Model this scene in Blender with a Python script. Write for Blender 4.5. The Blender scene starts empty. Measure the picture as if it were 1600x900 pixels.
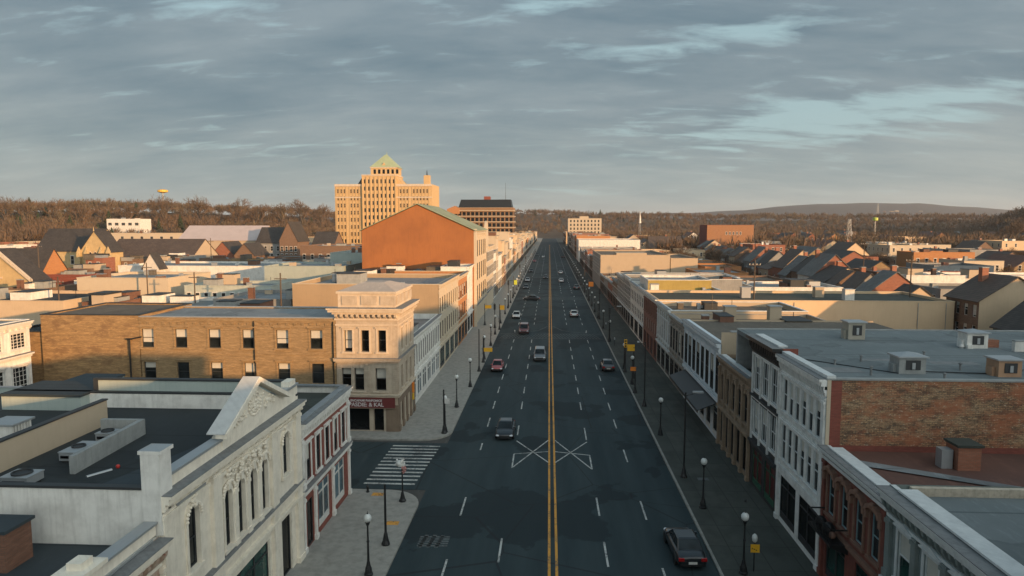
import bpy, bmesh, math, random
import numpy as np
from mathutils import Vector, Matrix, noise
rnd = random.Random(11)
S = bpy.context.scene
COL = S.collection
R = math.radians

# ---------------------------------------------------------------- camera
CX, CZ, FPX = -0.33, 21.0, 1067.0
YAW = math.atan(58/FPX); PIT = math.atan(100/FPX*math.cos(YAW))
cam = bpy.data.cameras.new('camera'); cam.sensor_width = 36; cam.lens = 36*FPX/1600
cam.clip_start = .1; cam.clip_end = 30000
co = bpy.data.objects.new('camera', cam); COL.objects.link(co)
co.location = (CX, 0, CZ); co.rotation_euler = (R(90)-PIT, 0, YAW)
S.camera = co

# ---------------------------------------------------------------- light
SUN_AZ, SUN_EL = 50, 7.0          # sun stands behind the camera to the right (degrees from -Y towards +X)
SUN_STR, SKY_STR, EXPO = 4.6, .15, .5
HAZE = 7.0e-5
v = Vector((math.sin(R(SUN_AZ))*math.cos(R(SUN_EL)), -math.cos(R(SUN_AZ))*math.cos(R(SUN_EL)), math.sin(R(SUN_EL))))
sl = bpy.data.lights.new('sun', 'SUN'); sl.energy = SUN_STR; sl.angle = R(.6); sl.color = (1, .56, .24)
so = bpy.data.objects.new('sun', sl); COL.objects.link(so); so.location = v*300
so.rotation_euler = v.to_track_quat('Z', 'Y').to_euler()
W = bpy.data.worlds.new('World'); S.world = W; W.use_nodes = True
nt = W.node_tree; nt.nodes.clear()
def N(t, typ, **k):
    n = t.nodes.new(typ)
    for a, b in k.items(): setattr(n, a, b)
    return n
def L(t, a, b): t.links.new(a, b)
def mth(t, op, a, b=None, clamp=False):
    n = N(t, 'ShaderNodeMath', operation=op, use_clamp=clamp)
    for i, q in enumerate((a, b)):
        if q is None: continue
        if isinstance(q, (int, float)): n.inputs[i].default_value = q
        else: L(t, q, n.inputs[i])
    return n.outputs[0]
def ramp(t, fac, stops, interp='LINEAR'):
    n = N(t, 'ShaderNodeValToRGB'); n.color_ramp.interpolation = interp
    e = n.color_ramp.elements
    while len(e) < len(stops): e.new(.5)
    for i, (p, c) in enumerate(stops):
        e[i].position = p; e[i].color = (*c, 1) if len(c) == 3 else c
    L(t, fac, n.inputs[0]); return n.outputs[0]
def mix(t, f, a, b, bt='MIX'):
    n = N(t, 'ShaderNodeMix', data_type='RGBA', blend_type=bt)
    for s, q in ((n.inputs[0], f), (n.inputs[6], a), (n.inputs[7], b)):
        if isinstance(q, (int, float)): s.default_value = q
        elif isinstance(q, tuple): s.default_value = (*q, 1) if len(q) == 3 else q
        else: L(t, q, s)
    return n.outputs[2]
sky = N(nt, 'ShaderNodeTexSky', sky_type='NISHITA'); sky.sun_disc = False
sky.sun_elevation = R(SUN_EL); sky.sun_rotation = math.atan2(v.x, v.y)
sky.altitude = 100; sky.air_density = 1.2; sky.dust_density = 2; sky.ozone_density = 2
def mapn(t, vec, sc, loc=(0,0,0), rot=(0,0,0)):
    m = N(t, 'ShaderNodeMapping'); m.inputs['Scale'].default_value = sc; m.inputs['Location'].default_value = loc
    m.inputs['Rotation'].default_value = rot; L(t, vec, m.inputs[0]); return m.outputs[0]
def noi(t, vec, scale, det=5, rough=.55, dist=0.0):
    n = N(t, 'ShaderNodeTexNoise'); n.inputs['Scale'].default_value = scale; n.inputs['Detail'].default_value = det
    n.inputs['Roughness'].default_value = rough; n.inputs['Distortion'].default_value = dist
    if vec is not None: L(t, vec, n.inputs['Vector'])
    return n.outputs['Fac']
tc = N(nt, 'ShaderNodeTexCoord'); sx = N(nt, 'ShaderNodeSeparateXYZ'); L(nt, tc.outputs['Generated'], sx.inputs[0])
zz = mth(nt, 'MAXIMUM', sx.outputs[2], 0.0); zd = mth(nt, 'ADD', zz, .22)
cb = N(nt, 'ShaderNodeCombineXYZ')
L(nt, mth(nt, 'DIVIDE', sx.outputs[0], zd), cb.inputs[0]); L(nt, mth(nt, 'DIVIDE', sx.outputs[1], zd), cb.inputs[1])
n1 = noi(nt, mapn(nt, cb.outputs[0], (.55, 1.3, 1), (2.3, 1.1, 0), (0, 0, R(-14))), 1.3, 7, .55, .25)
n2 = noi(nt, mapn(nt, cb.outputs[0], (.9, 1.9, 1), (7.3, 4.1, 0), (0, 0, R(-11))), 1.5, 9, .62, .25)
n3 = noi(nt, mapn(nt, cb.outputs[0], (1.6, 4.5, 1), (1.3, 2.1, 0), (0, 0, R(-9))), 2.3, 9, .58, .35)
# breaks in the deck: bearing, height (tangents), half width, half height, tilt, strength
yy_ = mth(nt, 'MAXIMUM', sx.outputs[1], .05); A_ = mth(nt, 'DIVIDE', sx.outputs[0], yy_); E_ = mth(nt, 'DIVIDE', zz, yy_)
gs = None
for (a0, e0, wa, we, tl, st) in ((.395,.150,.24,.034,.10,1.0), (.245,.263,.17,.020,.12,.75), (-.02,.305,.15,.020,.10,.6), (-.50,.315,.13,.022,-.05,.55), (-.46,.118,.16,.011,-.04,.4), (.06,.048,.14,.006,.0,.45), (-.75,.30,.12,.02,.05,.3)):
    da = mth(nt, 'SUBTRACT', A_, a0); de = mth(nt, 'SUBTRACT', mth(nt, 'SUBTRACT', E_, e0), mth(nt, 'MULTIPLY', da, tl))
    q = mth(nt, 'ADD', mth(nt, 'POWER', mth(nt, 'ABSOLUTE', mth(nt, 'DIVIDE', da, wa)), 2.0), mth(nt, 'POWER', mth(nt, 'ABSOLUTE', mth(nt, 'DIVIDE', de, we)), 2.0))
    k_ = mth(nt, 'MULTIPLY', mth(nt, 'EXPONENT', mth(nt, 'MULTIPLY', q, -1.0)), st); gs = k_ if gs is None else mth(nt, 'ADD', gs, k_)
gap = ramp(nt, mth(nt, 'ADD', gs, mth(nt, 'MULTIPLY', mth(nt, 'SUBTRACT', n3, .5), 2.6)), [(0, (0,0,0)), (.26, (0,0,0)), (.8, (1,1,1)), (1, (1,1,1))])
K = 1/SKY_STR
def kc(*c): return tuple(q*K for q in c)
tone = ramp(nt, mth(nt, 'ADD', mth(nt, 'MULTIPLY', n2, .5), mth(nt, 'ADD', mth(nt, 'MULTIPLY', n1, .28), mth(nt, 'MULTIPLY', n3, .22))), [(0, (0,0,0)), (.39, (0,0,0)), (.61, (1,1,1)), (1, (1,1,1))])
hi = mix(nt, tone, kc(.098,.156,.196), kc(.182,.236,.268))
warmz = ramp(nt, sx.outputs[2], [(0, (1,1,1)), (.05, (.75,.75,.75)), (.16, (.2,.2,.2)), (.30, (0,0,0))])
low = mix(nt, tone, kc(.225,.285,.285), kc(.315,.355,.33))
deck = mix(nt, warmz, hi, low)
dome = ramp(nt, sx.outputs[2], [(0, (1,1,1)), (.36, (1,1,1)), (.8, (1.0,1.08,1.15)), (1, (1.0,1.08,1.15))])
deck = mix(nt, 1.0, deck, dome, 'MULTIPLY')
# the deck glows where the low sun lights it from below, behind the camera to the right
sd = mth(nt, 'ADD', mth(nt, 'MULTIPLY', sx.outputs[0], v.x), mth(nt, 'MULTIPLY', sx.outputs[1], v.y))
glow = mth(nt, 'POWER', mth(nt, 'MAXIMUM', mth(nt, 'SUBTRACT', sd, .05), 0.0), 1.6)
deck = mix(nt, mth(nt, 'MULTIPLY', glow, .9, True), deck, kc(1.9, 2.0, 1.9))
skyc = mix(nt, .8, sky.outputs[0], kc(.30,.43,.46))
bg = N(nt, 'ShaderNodeBackground'); bg.inputs[1].default_value = SKY_STR
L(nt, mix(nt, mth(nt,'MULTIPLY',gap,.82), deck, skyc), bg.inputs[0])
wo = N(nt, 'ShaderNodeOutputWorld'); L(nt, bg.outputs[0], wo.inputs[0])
S.view_settings.view_transform = 'Standard'; S.view_settings.look = 'None'
S.view_settings.exposure = EXPO; S.view_settings.gamma = 1; S.view_settings.use_curve_mapping = False
S.cycles.max_bounces = 6; S.cycles.diffuse_bounces = 3; S.cycles.glossy_bounces = 3; S.cycles.volume_bounces = 0
S.cycles.transparent_max_bounces = 8; S.cycles.use_adaptive_sampling = True; S.cycles.use_denoising = True

# ---------------------------------------------------------------- materials
MAT = {}
def newmat(name):
    m = bpy.data.materials.new(name); m.use_nodes = True; t = m.node_tree
    b = t.nodes['Principled BSDF']; MAT[name] = m
    return m, t, b
def wallvec(t):
    g = N(t, 'ShaderNodeNewGeometry'); s = N(t, 'ShaderNodeSeparateXYZ'); L(t, g.outputs['Position'], s.inputs[0])
    c = N(t, 'ShaderNodeCombineXYZ'); L(t, mth(t, 'ADD', s.outputs[0], s.outputs[1]), c.inputs[0]); L(t, s.outputs[2], c.inputs[1])
    return c.outputs[0], g.outputs['Position'], s
def bump(t, b, h, st=.3, d=.02):
    n = N(t, 'ShaderNodeBump'); n.inputs['Strength'].default_value = st; n.inputs['Distance'].default_value = d
    L(t, h, n.inputs['Height']); L(t, n.outputs[0], b.inputs['Normal'])
def paint(name, c, rough=.6, dirt=.35, dc=None, ns=.9, metal=0, streak=True, b_=.15, peel=None):
    if name in MAT: return MAT[name]
    m, t, b = newmat(name); wv, pos, s = wallvec(t)
    dc = dc or tuple(q*.45 for q in c)
    a = noi(t, pos, ns, 7, .65)
    f = ramp(t, a, [(0, (0,0,0)), (.42, (0,0,0)), (.72, (1,1,1)), (1, (1,1,1))])
    col = mix(t, mth(t, 'MULTIPLY', f, dirt), c, dc)
    if streak:
        st = noi(t, mapn(t, wv, (5, .35, 1)), 1.0, 5, .6)
        f2 = ramp(t, st, [(0, (0,0,0)), (.5, (0,0,0)), (.75, (1,1,1)), (1, (1,1,1))])
        col = mix(t, mth(t, 'MULTIPLY', f2, dirt*.8), col, dc)
    if peel:
        p = noi(t, mapn(t, pos, (1,1,1), (9,3,5)), 3.2, 8, .7)
        f3 = ramp(t, p, [(0, (0,0,0)), (.585, (0,0,0)), (.62, (1,1,1)), (1, (1,1,1))])
        col = mix(t, f3, col, peel)
    L(t, col, b.inputs['Base Color']); b.inputs['Roughness'].default_value = rough; b.inputs['Metallic'].default_value = metal
    bump(t, b, noi(t, pos, 14, 4, .6), b_, .01)
    return m
def brick(name, c1, c2, mo, big=1.0, stain=.4, sc=(.60,.09), patch=None, psz=.5):
    if name in MAT: return MAT[name]
    m, t, b = newmat(name); wv, pos, s = wallvec(t)
    n = N(t, 'ShaderNodeTexBrick'); L(t, wv, n.inputs['Vector']); n.inputs['Scale'].default_value = 1
    n.inputs['Color1'].default_value = (*c1, 1); n.inputs['Color2'].default_value = (*c2, 1); n.inputs['Mortar'].default_value = (*mo, 1)
    n.inputs['Brick Width'].default_value = .24*big; n.inputs['Row Height'].default_value = .08*big
    n.inputs['Mortar Size'].default_value = .010*big; n.inputs['Bias'].default_value = -.1
    st = noi(t, mapn(t, wv, (.7, 5, 1)), .9, 9, .76)
    f = ramp(t, st, [(0, (0,0,0)), (.38, (0,0,0)), (.66, (1,1,1)), (1, (1,1,1))])
    col = mix(t, mth(t, 'MULTIPLY', f, stain), n.outputs['Color'], tuple(q*.35 for q in c1))
    lt = noi(t, mapn(t, pos, (1, 1, 7), (5,5,5)), 1.1, 9, .78)
    f4 = ramp(t, lt, [(0, (0,0,0)), (.5, (0,0,0)), (.7, (1,1,1)), (1, (1,1,1))])
    col = mix(t, mth(t, 'MULTIPLY', f4, .30), col, tuple(min(1, q*1.7) for q in c2))
    if patch:
        p = noi(t, mapn(t, wv, (1,2,1), (3,1,0)), psz, 8, .75)
        f3 = ramp(t, p, [(0, (0,0,0)), (.52, (0,0,0)), (.58, (1,1,1)), (1, (1,1,1))])
        col = mix(t, mth(t, 'MULTIPLY', f3, .8), col, patch)
    L(t, col, b.inputs['Base Color']); b.inputs['Roughness'].default_value = .85
    bump(t, b, n.outputs['Fac'], -.35, .01)
    return m
def roofm(name, c, c2=None, rough=.75, seam=4.0, w=.5):
    if name in MAT: return MAT[name]
    m, t, b = newmat(name); wv, pos, s = wallvec(t); c2 = c2 or tuple(q*.55 for q in c)
    a = noi(t, mapn(t, pos, (.22,.22,1)), 1, 8, .65); f = ramp(t, a, [(0,(0,0,0)), (.36,(0,0,0)), (.68,(1,1,1)), (1,(1,1,1))])
    col = mix(t, mth(t, 'MULTIPLY', f, w), c, c2)
    a2 = noi(t, mapn(t, pos, (.9,.25,1)), 2.2, 8, .75); f2 = ramp(t, a2, [(0,(0,0,0)), (.52,(0,0,0)), (.68,(1,1,1)), (1,(1,1,1))])
    col = mix(t, mth(t, 'MULTIPLY', f2, w*.8), col, tuple(min(1,q*1.5) for q in c))
    if seam:
        sm = mth(t, 'LESS_THAN', mth(t, 'FRACT', mth(t, 'DIVIDE', s.outputs[1], seam)), .025)
        col = mix(t, mth(t, 'MULTIPLY', sm, .7), col, tuple(q*.6 for q in c2))
        sm2 = mth(t, 'LESS_THAN', mth(t, 'FRACT', mth(t, 'DIVIDE', s.outputs[0], seam*2.7)), .008)
        col = mix(t, mth(t, 'MULTIPLY', sm2, .6), col, tuple(q*.6 for q in c2))
        pd = noi(t, mapn(t, pos, (1,1,1), (11,3,0)), .16, 5, .5)
        col = mix(t, ramp(t, pd, [(0,(0,0,0)), (.56,(0,0,0)), (.575,(.55,.55,.55)), (.6,(.25,.25,.25)), (1,(.25,.25,.25))]), col, tuple(q*.55 for q in c2))
    L(t, col, b.inputs['Base Color']); b.inputs['Roughness'].default_value = rough
    bump(t, b, noi(t, pos, 6, 5, .6), .25, .02)
    return m
def shingle(name, c, c2):
    if name in MAT: return MAT[name]
    m, t, b = newmat(name); wv, pos, s = wallvec(t)
    n = N(t, 'ShaderNodeTexBrick'); L(t, wv, n.inputs['Vector']); n.inputs['Scale'].default_value = 1
    n.inputs['Color1'].default_value = (*c, 1); n.inputs['Color2'].default_value = (*c2, 1); n.inputs['Mortar'].default_value = (*tuple(q*.4 for q in c), 1)
    n.inputs['Brick Width'].default_value = .5; n.inputs['Row Height'].default_value = .22; n.inputs['Mortar Size'].default_value = .015
    a = noi(t, pos, .5, 6, .6); col = mix(t, mth(t, 'MULTIPLY', ramp(t, a, [(0,(0,0,0)), (.4,(0,0,0)), (.7,(1,1,1)), (1,(1,1,1))]), .5), n.outputs['Color'], tuple(q*.5 for q in c))
    L(t, col, b.inputs['Base Color']); b.inputs['Roughness'].default_value = .7
    return m
def plain(name, c, rough=.5, metal=0, emit=0, coat=0):
    if name in MAT: return MAT[name]
    m, t, b = newmat(name); g = N(t, 'ShaderNodeNewGeometry')
    a = noi(t, g.outputs['Position'], 3, 4, .6)
    L(t, mix(t, mth(t, 'MULTIPLY', a, .3), c, tuple(q*.6 for q in c)), b.inputs['Base Color'])
    b.inputs['Roughness'].default_value = rough; b.inputs['Metallic'].default_value = metal; b.inputs['Coat Weight'].default_value = coat
    return m
def glass(name, c, rough=.08):
    if name in MAT: return MAT[name]
    m, t, b = newmat(name); g = N(t, 'ShaderNodeNewGeometry')
    a = noi(t, g.outputs['Position'], .55, 3, .5)
    L(t, mix(t, ramp(t, a, [(0,(0,0,0)), (.4,(0,0,0)), (.6,(1,1,1)), (1,(1,1,1))]), c, tuple(q*.35 for q in c)), b.inputs['Base Color'])
    b.inputs['Roughness'].default_value = rough; b.inputs['IOR'].default_value = 1.32
    bump(t, b, noi(t, g.outputs['Position'], 1.3, 2, .5), .06, .05)
    return m
GL = glass('pane_dark', (.025,.032,.035)); GLB = glass('pane_blue', (.10,.16,.19), .12); GLD = glass('pane_black', (.006,.008,.009), .25)
GLG = glass('pane_green', (.02,.07,.06), .12)
BLIND = paint('window_blind', (.52,.50,.44), .8, .2)
BLACK = plain('black_metal', (.012,.013,.014), .45); WHITE = paint('white_trim', (.62,.60,.56), .6, .35, ns=2)
DARK = plain('dark_trim', (.03,.033,.035), .6)

LEAD = paint('lead_flashing', (.20,.205,.205), .7, .5, (.06,.065,.065), 2.5)
# ---------------------------------------------------------------- mesh builder
def fr(ox, oy, ang):
    c, s = math.cos(R(ang)), math.sin(R(ang))
    return lambda p: (ox+p[0]*c-p[1]*s, oy+p[0]*s+p[1]*c, p[2])
class MB:
    def __init__(s, f=None): s.v = []; s.f = []; s.m = []; s.T = f; s.mats = []
    def mi(s, m):
        if m not in s.mats: s.mats.append(m)
        return s.mats.index(m)
    def add(s, vs, fs, m):
        b = len(s.v); s.v += [s.T(p) if s.T else tuple(p) for p in vs]; k = s.mi(m)
        for f in fs: s.f.append(tuple(b+i for i in f)); s.m.append(k)
    def box(s, a0, a1, b0, b1, c0, c1, m):
        s.add([(a0,b0,c0),(a1,b0,c0),(a1,b1,c0),(a0,b1,c0),(a0,b0,c1),(a1,b0,c1),(a1,b1,c1),(a0,b1,c1)],
              [(0,3,2,1),(4,5,6,7),(0,1,5,4),(1,2,6,5),(2,3,7,6),(3,0,4,7)], m)
    def quad(s, a, b, c, d, m): s.add([a,b,c,d], [(0,1,2,3)], m)
    def poly(s, ps, m): s.add(ps, [tuple(range(len(ps)))], m)
    def prism(s, prof, d0, d1, m):      # profile in (u,z), extruded from depth d0 to d1
        n = len(prof); s.add([(p[0], d0, p[1]) for p in prof]+[(p[0], d1, p[1]) for p in prof],
            [tuple(range(n)), tuple(range(2*n-1, n-1, -1))]+[(i, i+n, (i+1)%n+n, (i+1)%n) for i in range(n)], m)
    def prismu(s, prof, u0, u1, m):     # profile in (d,z), extruded along u
        n = len(prof); s.add([(u0, p[0], p[1]) for p in prof]+[(u1, p[0], p[1]) for p in prof],
            [tuple(range(n-1,-1,-1)), tuple(range(n, 2*n))]+[(i, (i+1)%n, (i+1)%n+n, i+n) for i in range(n)], m)
    def cyl(s, p0, p1, r0, r1, m, n=8, cap=True):
        a, b = Vector(p0), Vector(p1); d = (b-a)
        if d.length < 1e-6: return
        q = d.to_track_quat('Z', 'Y'); vs = []
        for c, r in ((a, r0), (b, r1)):
            for i in range(n):
                t = 2*math.pi*i/n; vs.append(tuple(c+q@Vector((r*math.cos(t), r*math.sin(t), 0))))
        fs = [(i, (i+1)%n, n+(i+1)%n, n+i) for i in range(n)]
        if cap: fs += [tuple(range(n-1,-1,-1)), tuple(range(n, 2*n))]
        s.add(vs, fs, m)
    def lathe(s, c, prof, m, n=12):     # profile (r,z) about the vertical through c
        vs = []; fs = []; k = len(prof)
        for r, z in prof:
            for i in range(n):
                t = 2*math.pi*i/n; vs.append((c[0]+r*math.cos(t), c[1]+r*math.sin(t), c[2]+z))
        for j in range(k-1):
            for i in range(n): fs.append((j*n+i, j*n+(i+1)%n, (j+1)*n+(i+1)%n, (j+1)*n+i))
        fs += [tuple(range(n-1,-1,-1)), tuple(range((k-1)*n, k*n))]
        s.add(vs, fs, m)
    def ball(s, c, r, m, n=10, k=7, sz=1):
        s.lathe(c, [(max(.002, r*math.sin(math.pi*j/k)), -r*sz*math.cos(math.pi*j/k)) for j in range(k+1)], m, n)
    def mesh(s, name, smooth=False):
        me = bpy.data.meshes.new(name); me.from_pydata(s.v, [], s.f)
        for m in s.mats: me.materials.append(m)
        me.polygons.foreach_set('material_index', s.m)
        if smooth: me.polygons.foreach_set('use_smooth', [True]*len(s.f))
        me.update(); return me
    def build(s, name, parent=None, smooth=False, **tags):
        if parent is not None:
            w = wl(parent); s.v = [(a-w[0], b-w[1], c-w[2]) for a, b, c in s.v]
        o = bpy.data.objects.new(name, s.mesh(name, smooth)); COL.objects.link(o); o.parent = parent
        for k, q in tags.items(): o[k] = q
        return o
    def own(s, name, label, cat, group=None, smooth=False, kind=None):   # a thing that is one mesh, origin at its base
        xs = [p[0] for p in s.v]; ys = [p[1] for p in s.v]; zs = [p[2] for p in s.v]
        c = ((min(xs)+max(xs))/2, (min(ys)+max(ys))/2, min(zs)); s.v = [(a-c[0], b-c[1], d-c[2]) for a, b, d in s.v]
        o = bpy.data.objects.new(name, s.mesh(name, smooth)); COL.objects.link(o); o.location = c
        tag(o, label, cat, group, kind); return o
def wl(o):
    p = Vector((0,0,0))
    while o is not None: p = p+o.location; o = o.parent
    return p
def tag(o, label=None, cat=None, group=None, kind=None):
    if label: o['label'] = label
    if cat: o['category'] = cat
    if group: o['group'] = group
    if kind: o['kind'] = kind
    return o
def empty(name, loc, label=None, cat=None, group=None):
    o = bpy.data.objects.new(name, None); COL.objects.link(o); o.location = loc; o.empty_display_size = .5
    return tag(o, label, cat, group)
def dup(root, loc, rz=0, label=None):
    r = root.copy(); COL.objects.link(r); r.location = loc; r.rotation_euler = (0, 0, rz)
    if label: r['label'] = label
    def rec(a, b):
        for ch in list(a.children):
            c = ch.copy(); COL.objects.link(c); c.parent = b; rec(ch, c)
    rec(root, r); return r
def struct(mb, name): 
    o = bpy.data.objects.new(name, mb.mesh(name)); COL.objects.link(o); o['kind'] = 'structure'; return o

# ---------------------------------------------------------------- windows
WC = {}
def arc(w, z0, rise, n=9):     # half outline of an arch head, left to right
    return [(-w/2+w*i/(n-1), z0+rise*math.sin(math.acos(max(-1, min(1, -1+2*i/(n-1)))))) for i in range(n)]
def win_meshes(w, h, style, fm, pm, blind, sur, sm, rec=.16):
    key = (round(w,2), round(h,2), style, fm.name, pm.name, round(blind,1), sur, sm.name if sm else '')
    if key in WC: return WC[key]
    a = MB(); t = .065; d0, d1 = rec-.05, rec+.03
    arch = style.startswith('arch'); rise = w/2 if style == 'arch' else (w*.28 if style == 'archlow' else 0); zs = h-rise
    a.box(-w/2, -w/2+t, d0, d1, 0, zs, fm); a.box(w/2-t, w/2, d0, d1, 0, zs, fm); a.box(-w/2+t, w/2-t, d0, d1, 0, t, fm)
    if arch:
        o_ = arc(w, zs, rise); i_ = arc(w-2*t, zs, rise-t)
        for k in range(len(o_)-1):
            q = [o_[k], o_[k+1], i_[k+1], i_[k]]
            a.prism(q, d0, d1, fm)
    else: a.box(-w/2+t, w/2-t, d0, d1, h-t, h, fm)
    if style in ('sash', 'arch', 'archlow', 'sash2'):
        a.box(-w/2+t, w/2-t, d0+.01, d1+.01, zs*.52-.03, zs*.52+.03, fm)
    if style in ('sash2', 'twin'): a.box(-.03, .03, d0+.012, d1+.012, t, zs-t, fm)
    if style == 'multi':
        for k in range(1, 4): a.box(-w/2+w*k/4-.02, -w/2+w*k/4+.02, d0+.01, d1+.01, t, h-t, fm)
        for k in range(1, 5): a.box(-w/2+t, w/2-t, d0+.013, d1+.013, h*k/5-.02, h*k/5+.02, fm)
    if style == 'shop':
        n = max(1, round(w/1.5))
        for k in range(1, n): a.box(-w/2+w*k/n-.04, -w/2+w*k/n+.04, d0-.01, d1, t, h-t, fm)
        a.box(-w/2+t, w/2-t, d0-.005, d1, h*.78-.04, h*.78+.04, fm); a.box(-w/2+t, w/2-t, d0-.02, d1+.002, t, .45, fm)
    p = MB(); dp = rec+.005; zt = h-.02
    if arch: p.poly([(-w/2, dp, 0), (w/2, dp, 0)]+[(q[0], dp, q[1]) for q in reversed(arc(w, zs, rise))], pm)
    else: p.quad((-w/2, dp, 0), (w/2, dp, 0), (w/2, dp, zt-blind*h), (-w/2, dp, zt-blind*h), pm)
    b = None
    if blind > 0: b = MB(); b.quad((-w/2, dp, zt-blind*h), (w/2, dp, zt-blind*h), (w/2, dp, zt), (-w/2, dp, zt), BLIND)
    s = None
    if sur:
        s = MB(); e = .16; pr = -.05 if not arch else -.09
        s.box(-w/2-e-.06, w/2+e+.06, pr-.07, .02, -.16, -.003, sm)                       # sill
        if sur != 'sill':
            s.box(-w/2-e, -w/2-.003, pr, .02, 0, zs, sm); s.box(w/2+.003, w/2+e, pr, .02, 0, zs, sm)
            if arch:
                o_ = arc(w+2*e, zs, rise+e); i_ = arc(w+.006, zs, rise+.003)
                for k in range(len(o_)-1): s.prism([o_[k], o_[k+1], i_[k+1], i_[k]], pr, .02, sm)
                s.prism([(-.11, h-.03), (.11, h-.03), (.16, h+.32), (-.16, h+.32)], pr-.08, .015, sm)
            else:
                s.box(-w/2-e, w/2+e, pr, .021, zs+.003, zs+.2, sm)
            if sur == 'cap': s.box(-w/2-e-.08, w/2+e+.08, pr-.12, .022, h+.2, h+.3, sm)
            if sur == 'ped':
                s.box(-w/2-e-.08, w/2+e+.08, pr-.12, .022, h+.2, h+.27, sm)
                s.prism([(-w/2-e-.08, h+.272), (w/2+e+.08, h+.272), (0, h+.55)], pr-.1, .018, sm)
            if sur == 'hood':
                o_ = arc(w+.72, h-.12, .5); i_ = arc(w+.3, h-.14, .28)
                for k in range(len(o_)-1): s.prism([o_[k], o_[k+1], i_[k+1], i_[k]], pr-.22, .018, sm)
                s.box(-w/2-.36, -w/2-.12, pr-.16, .017, h-.55, h-.12, sm); s.box(w/2+.12, w/2+.36, pr-.16, .017, h-.55, h-.12, sm)
                s.ball((0, pr-.16, h+.34), .17, sm, 8, 5)
    WC[key] = (a.mesh('window'), p.mesh('pane'), b.mesh('blind') if b else None, s.mesh('surround') if s else None)
    return WC[key]
FW = {}
def far_win(w, h, fm, pm):
    key = (round(w,1), round(h,1), fm.name, pm.name)
    if key not in FW:
        a = MB(); w, h = round(w,1), round(h,1); t = .1
        a.box(-w/2-.08, w/2+.08, -.1, 0, -.14, 0, fm); a.box(-w/2-.05, w/2+.05, -.07, 0, h, h+.18, fm)
        a.quad((-w/2, -.012, 0), (w/2, -.012, 0), (w/2, -.012, h), (-w/2, -.012, h), pm)
        a.box(-w/2, w/2, -.03, -.01, h*.5-.04, h*.5+.04, fm); a.box(-w/2, -w/2+t, -.028, -.008, 0, h, fm); a.box(w/2-t, w/2, -.028, -.008, 0, h, fm)
        FW[key] = a.mesh('window')
    return FW[key]

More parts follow.
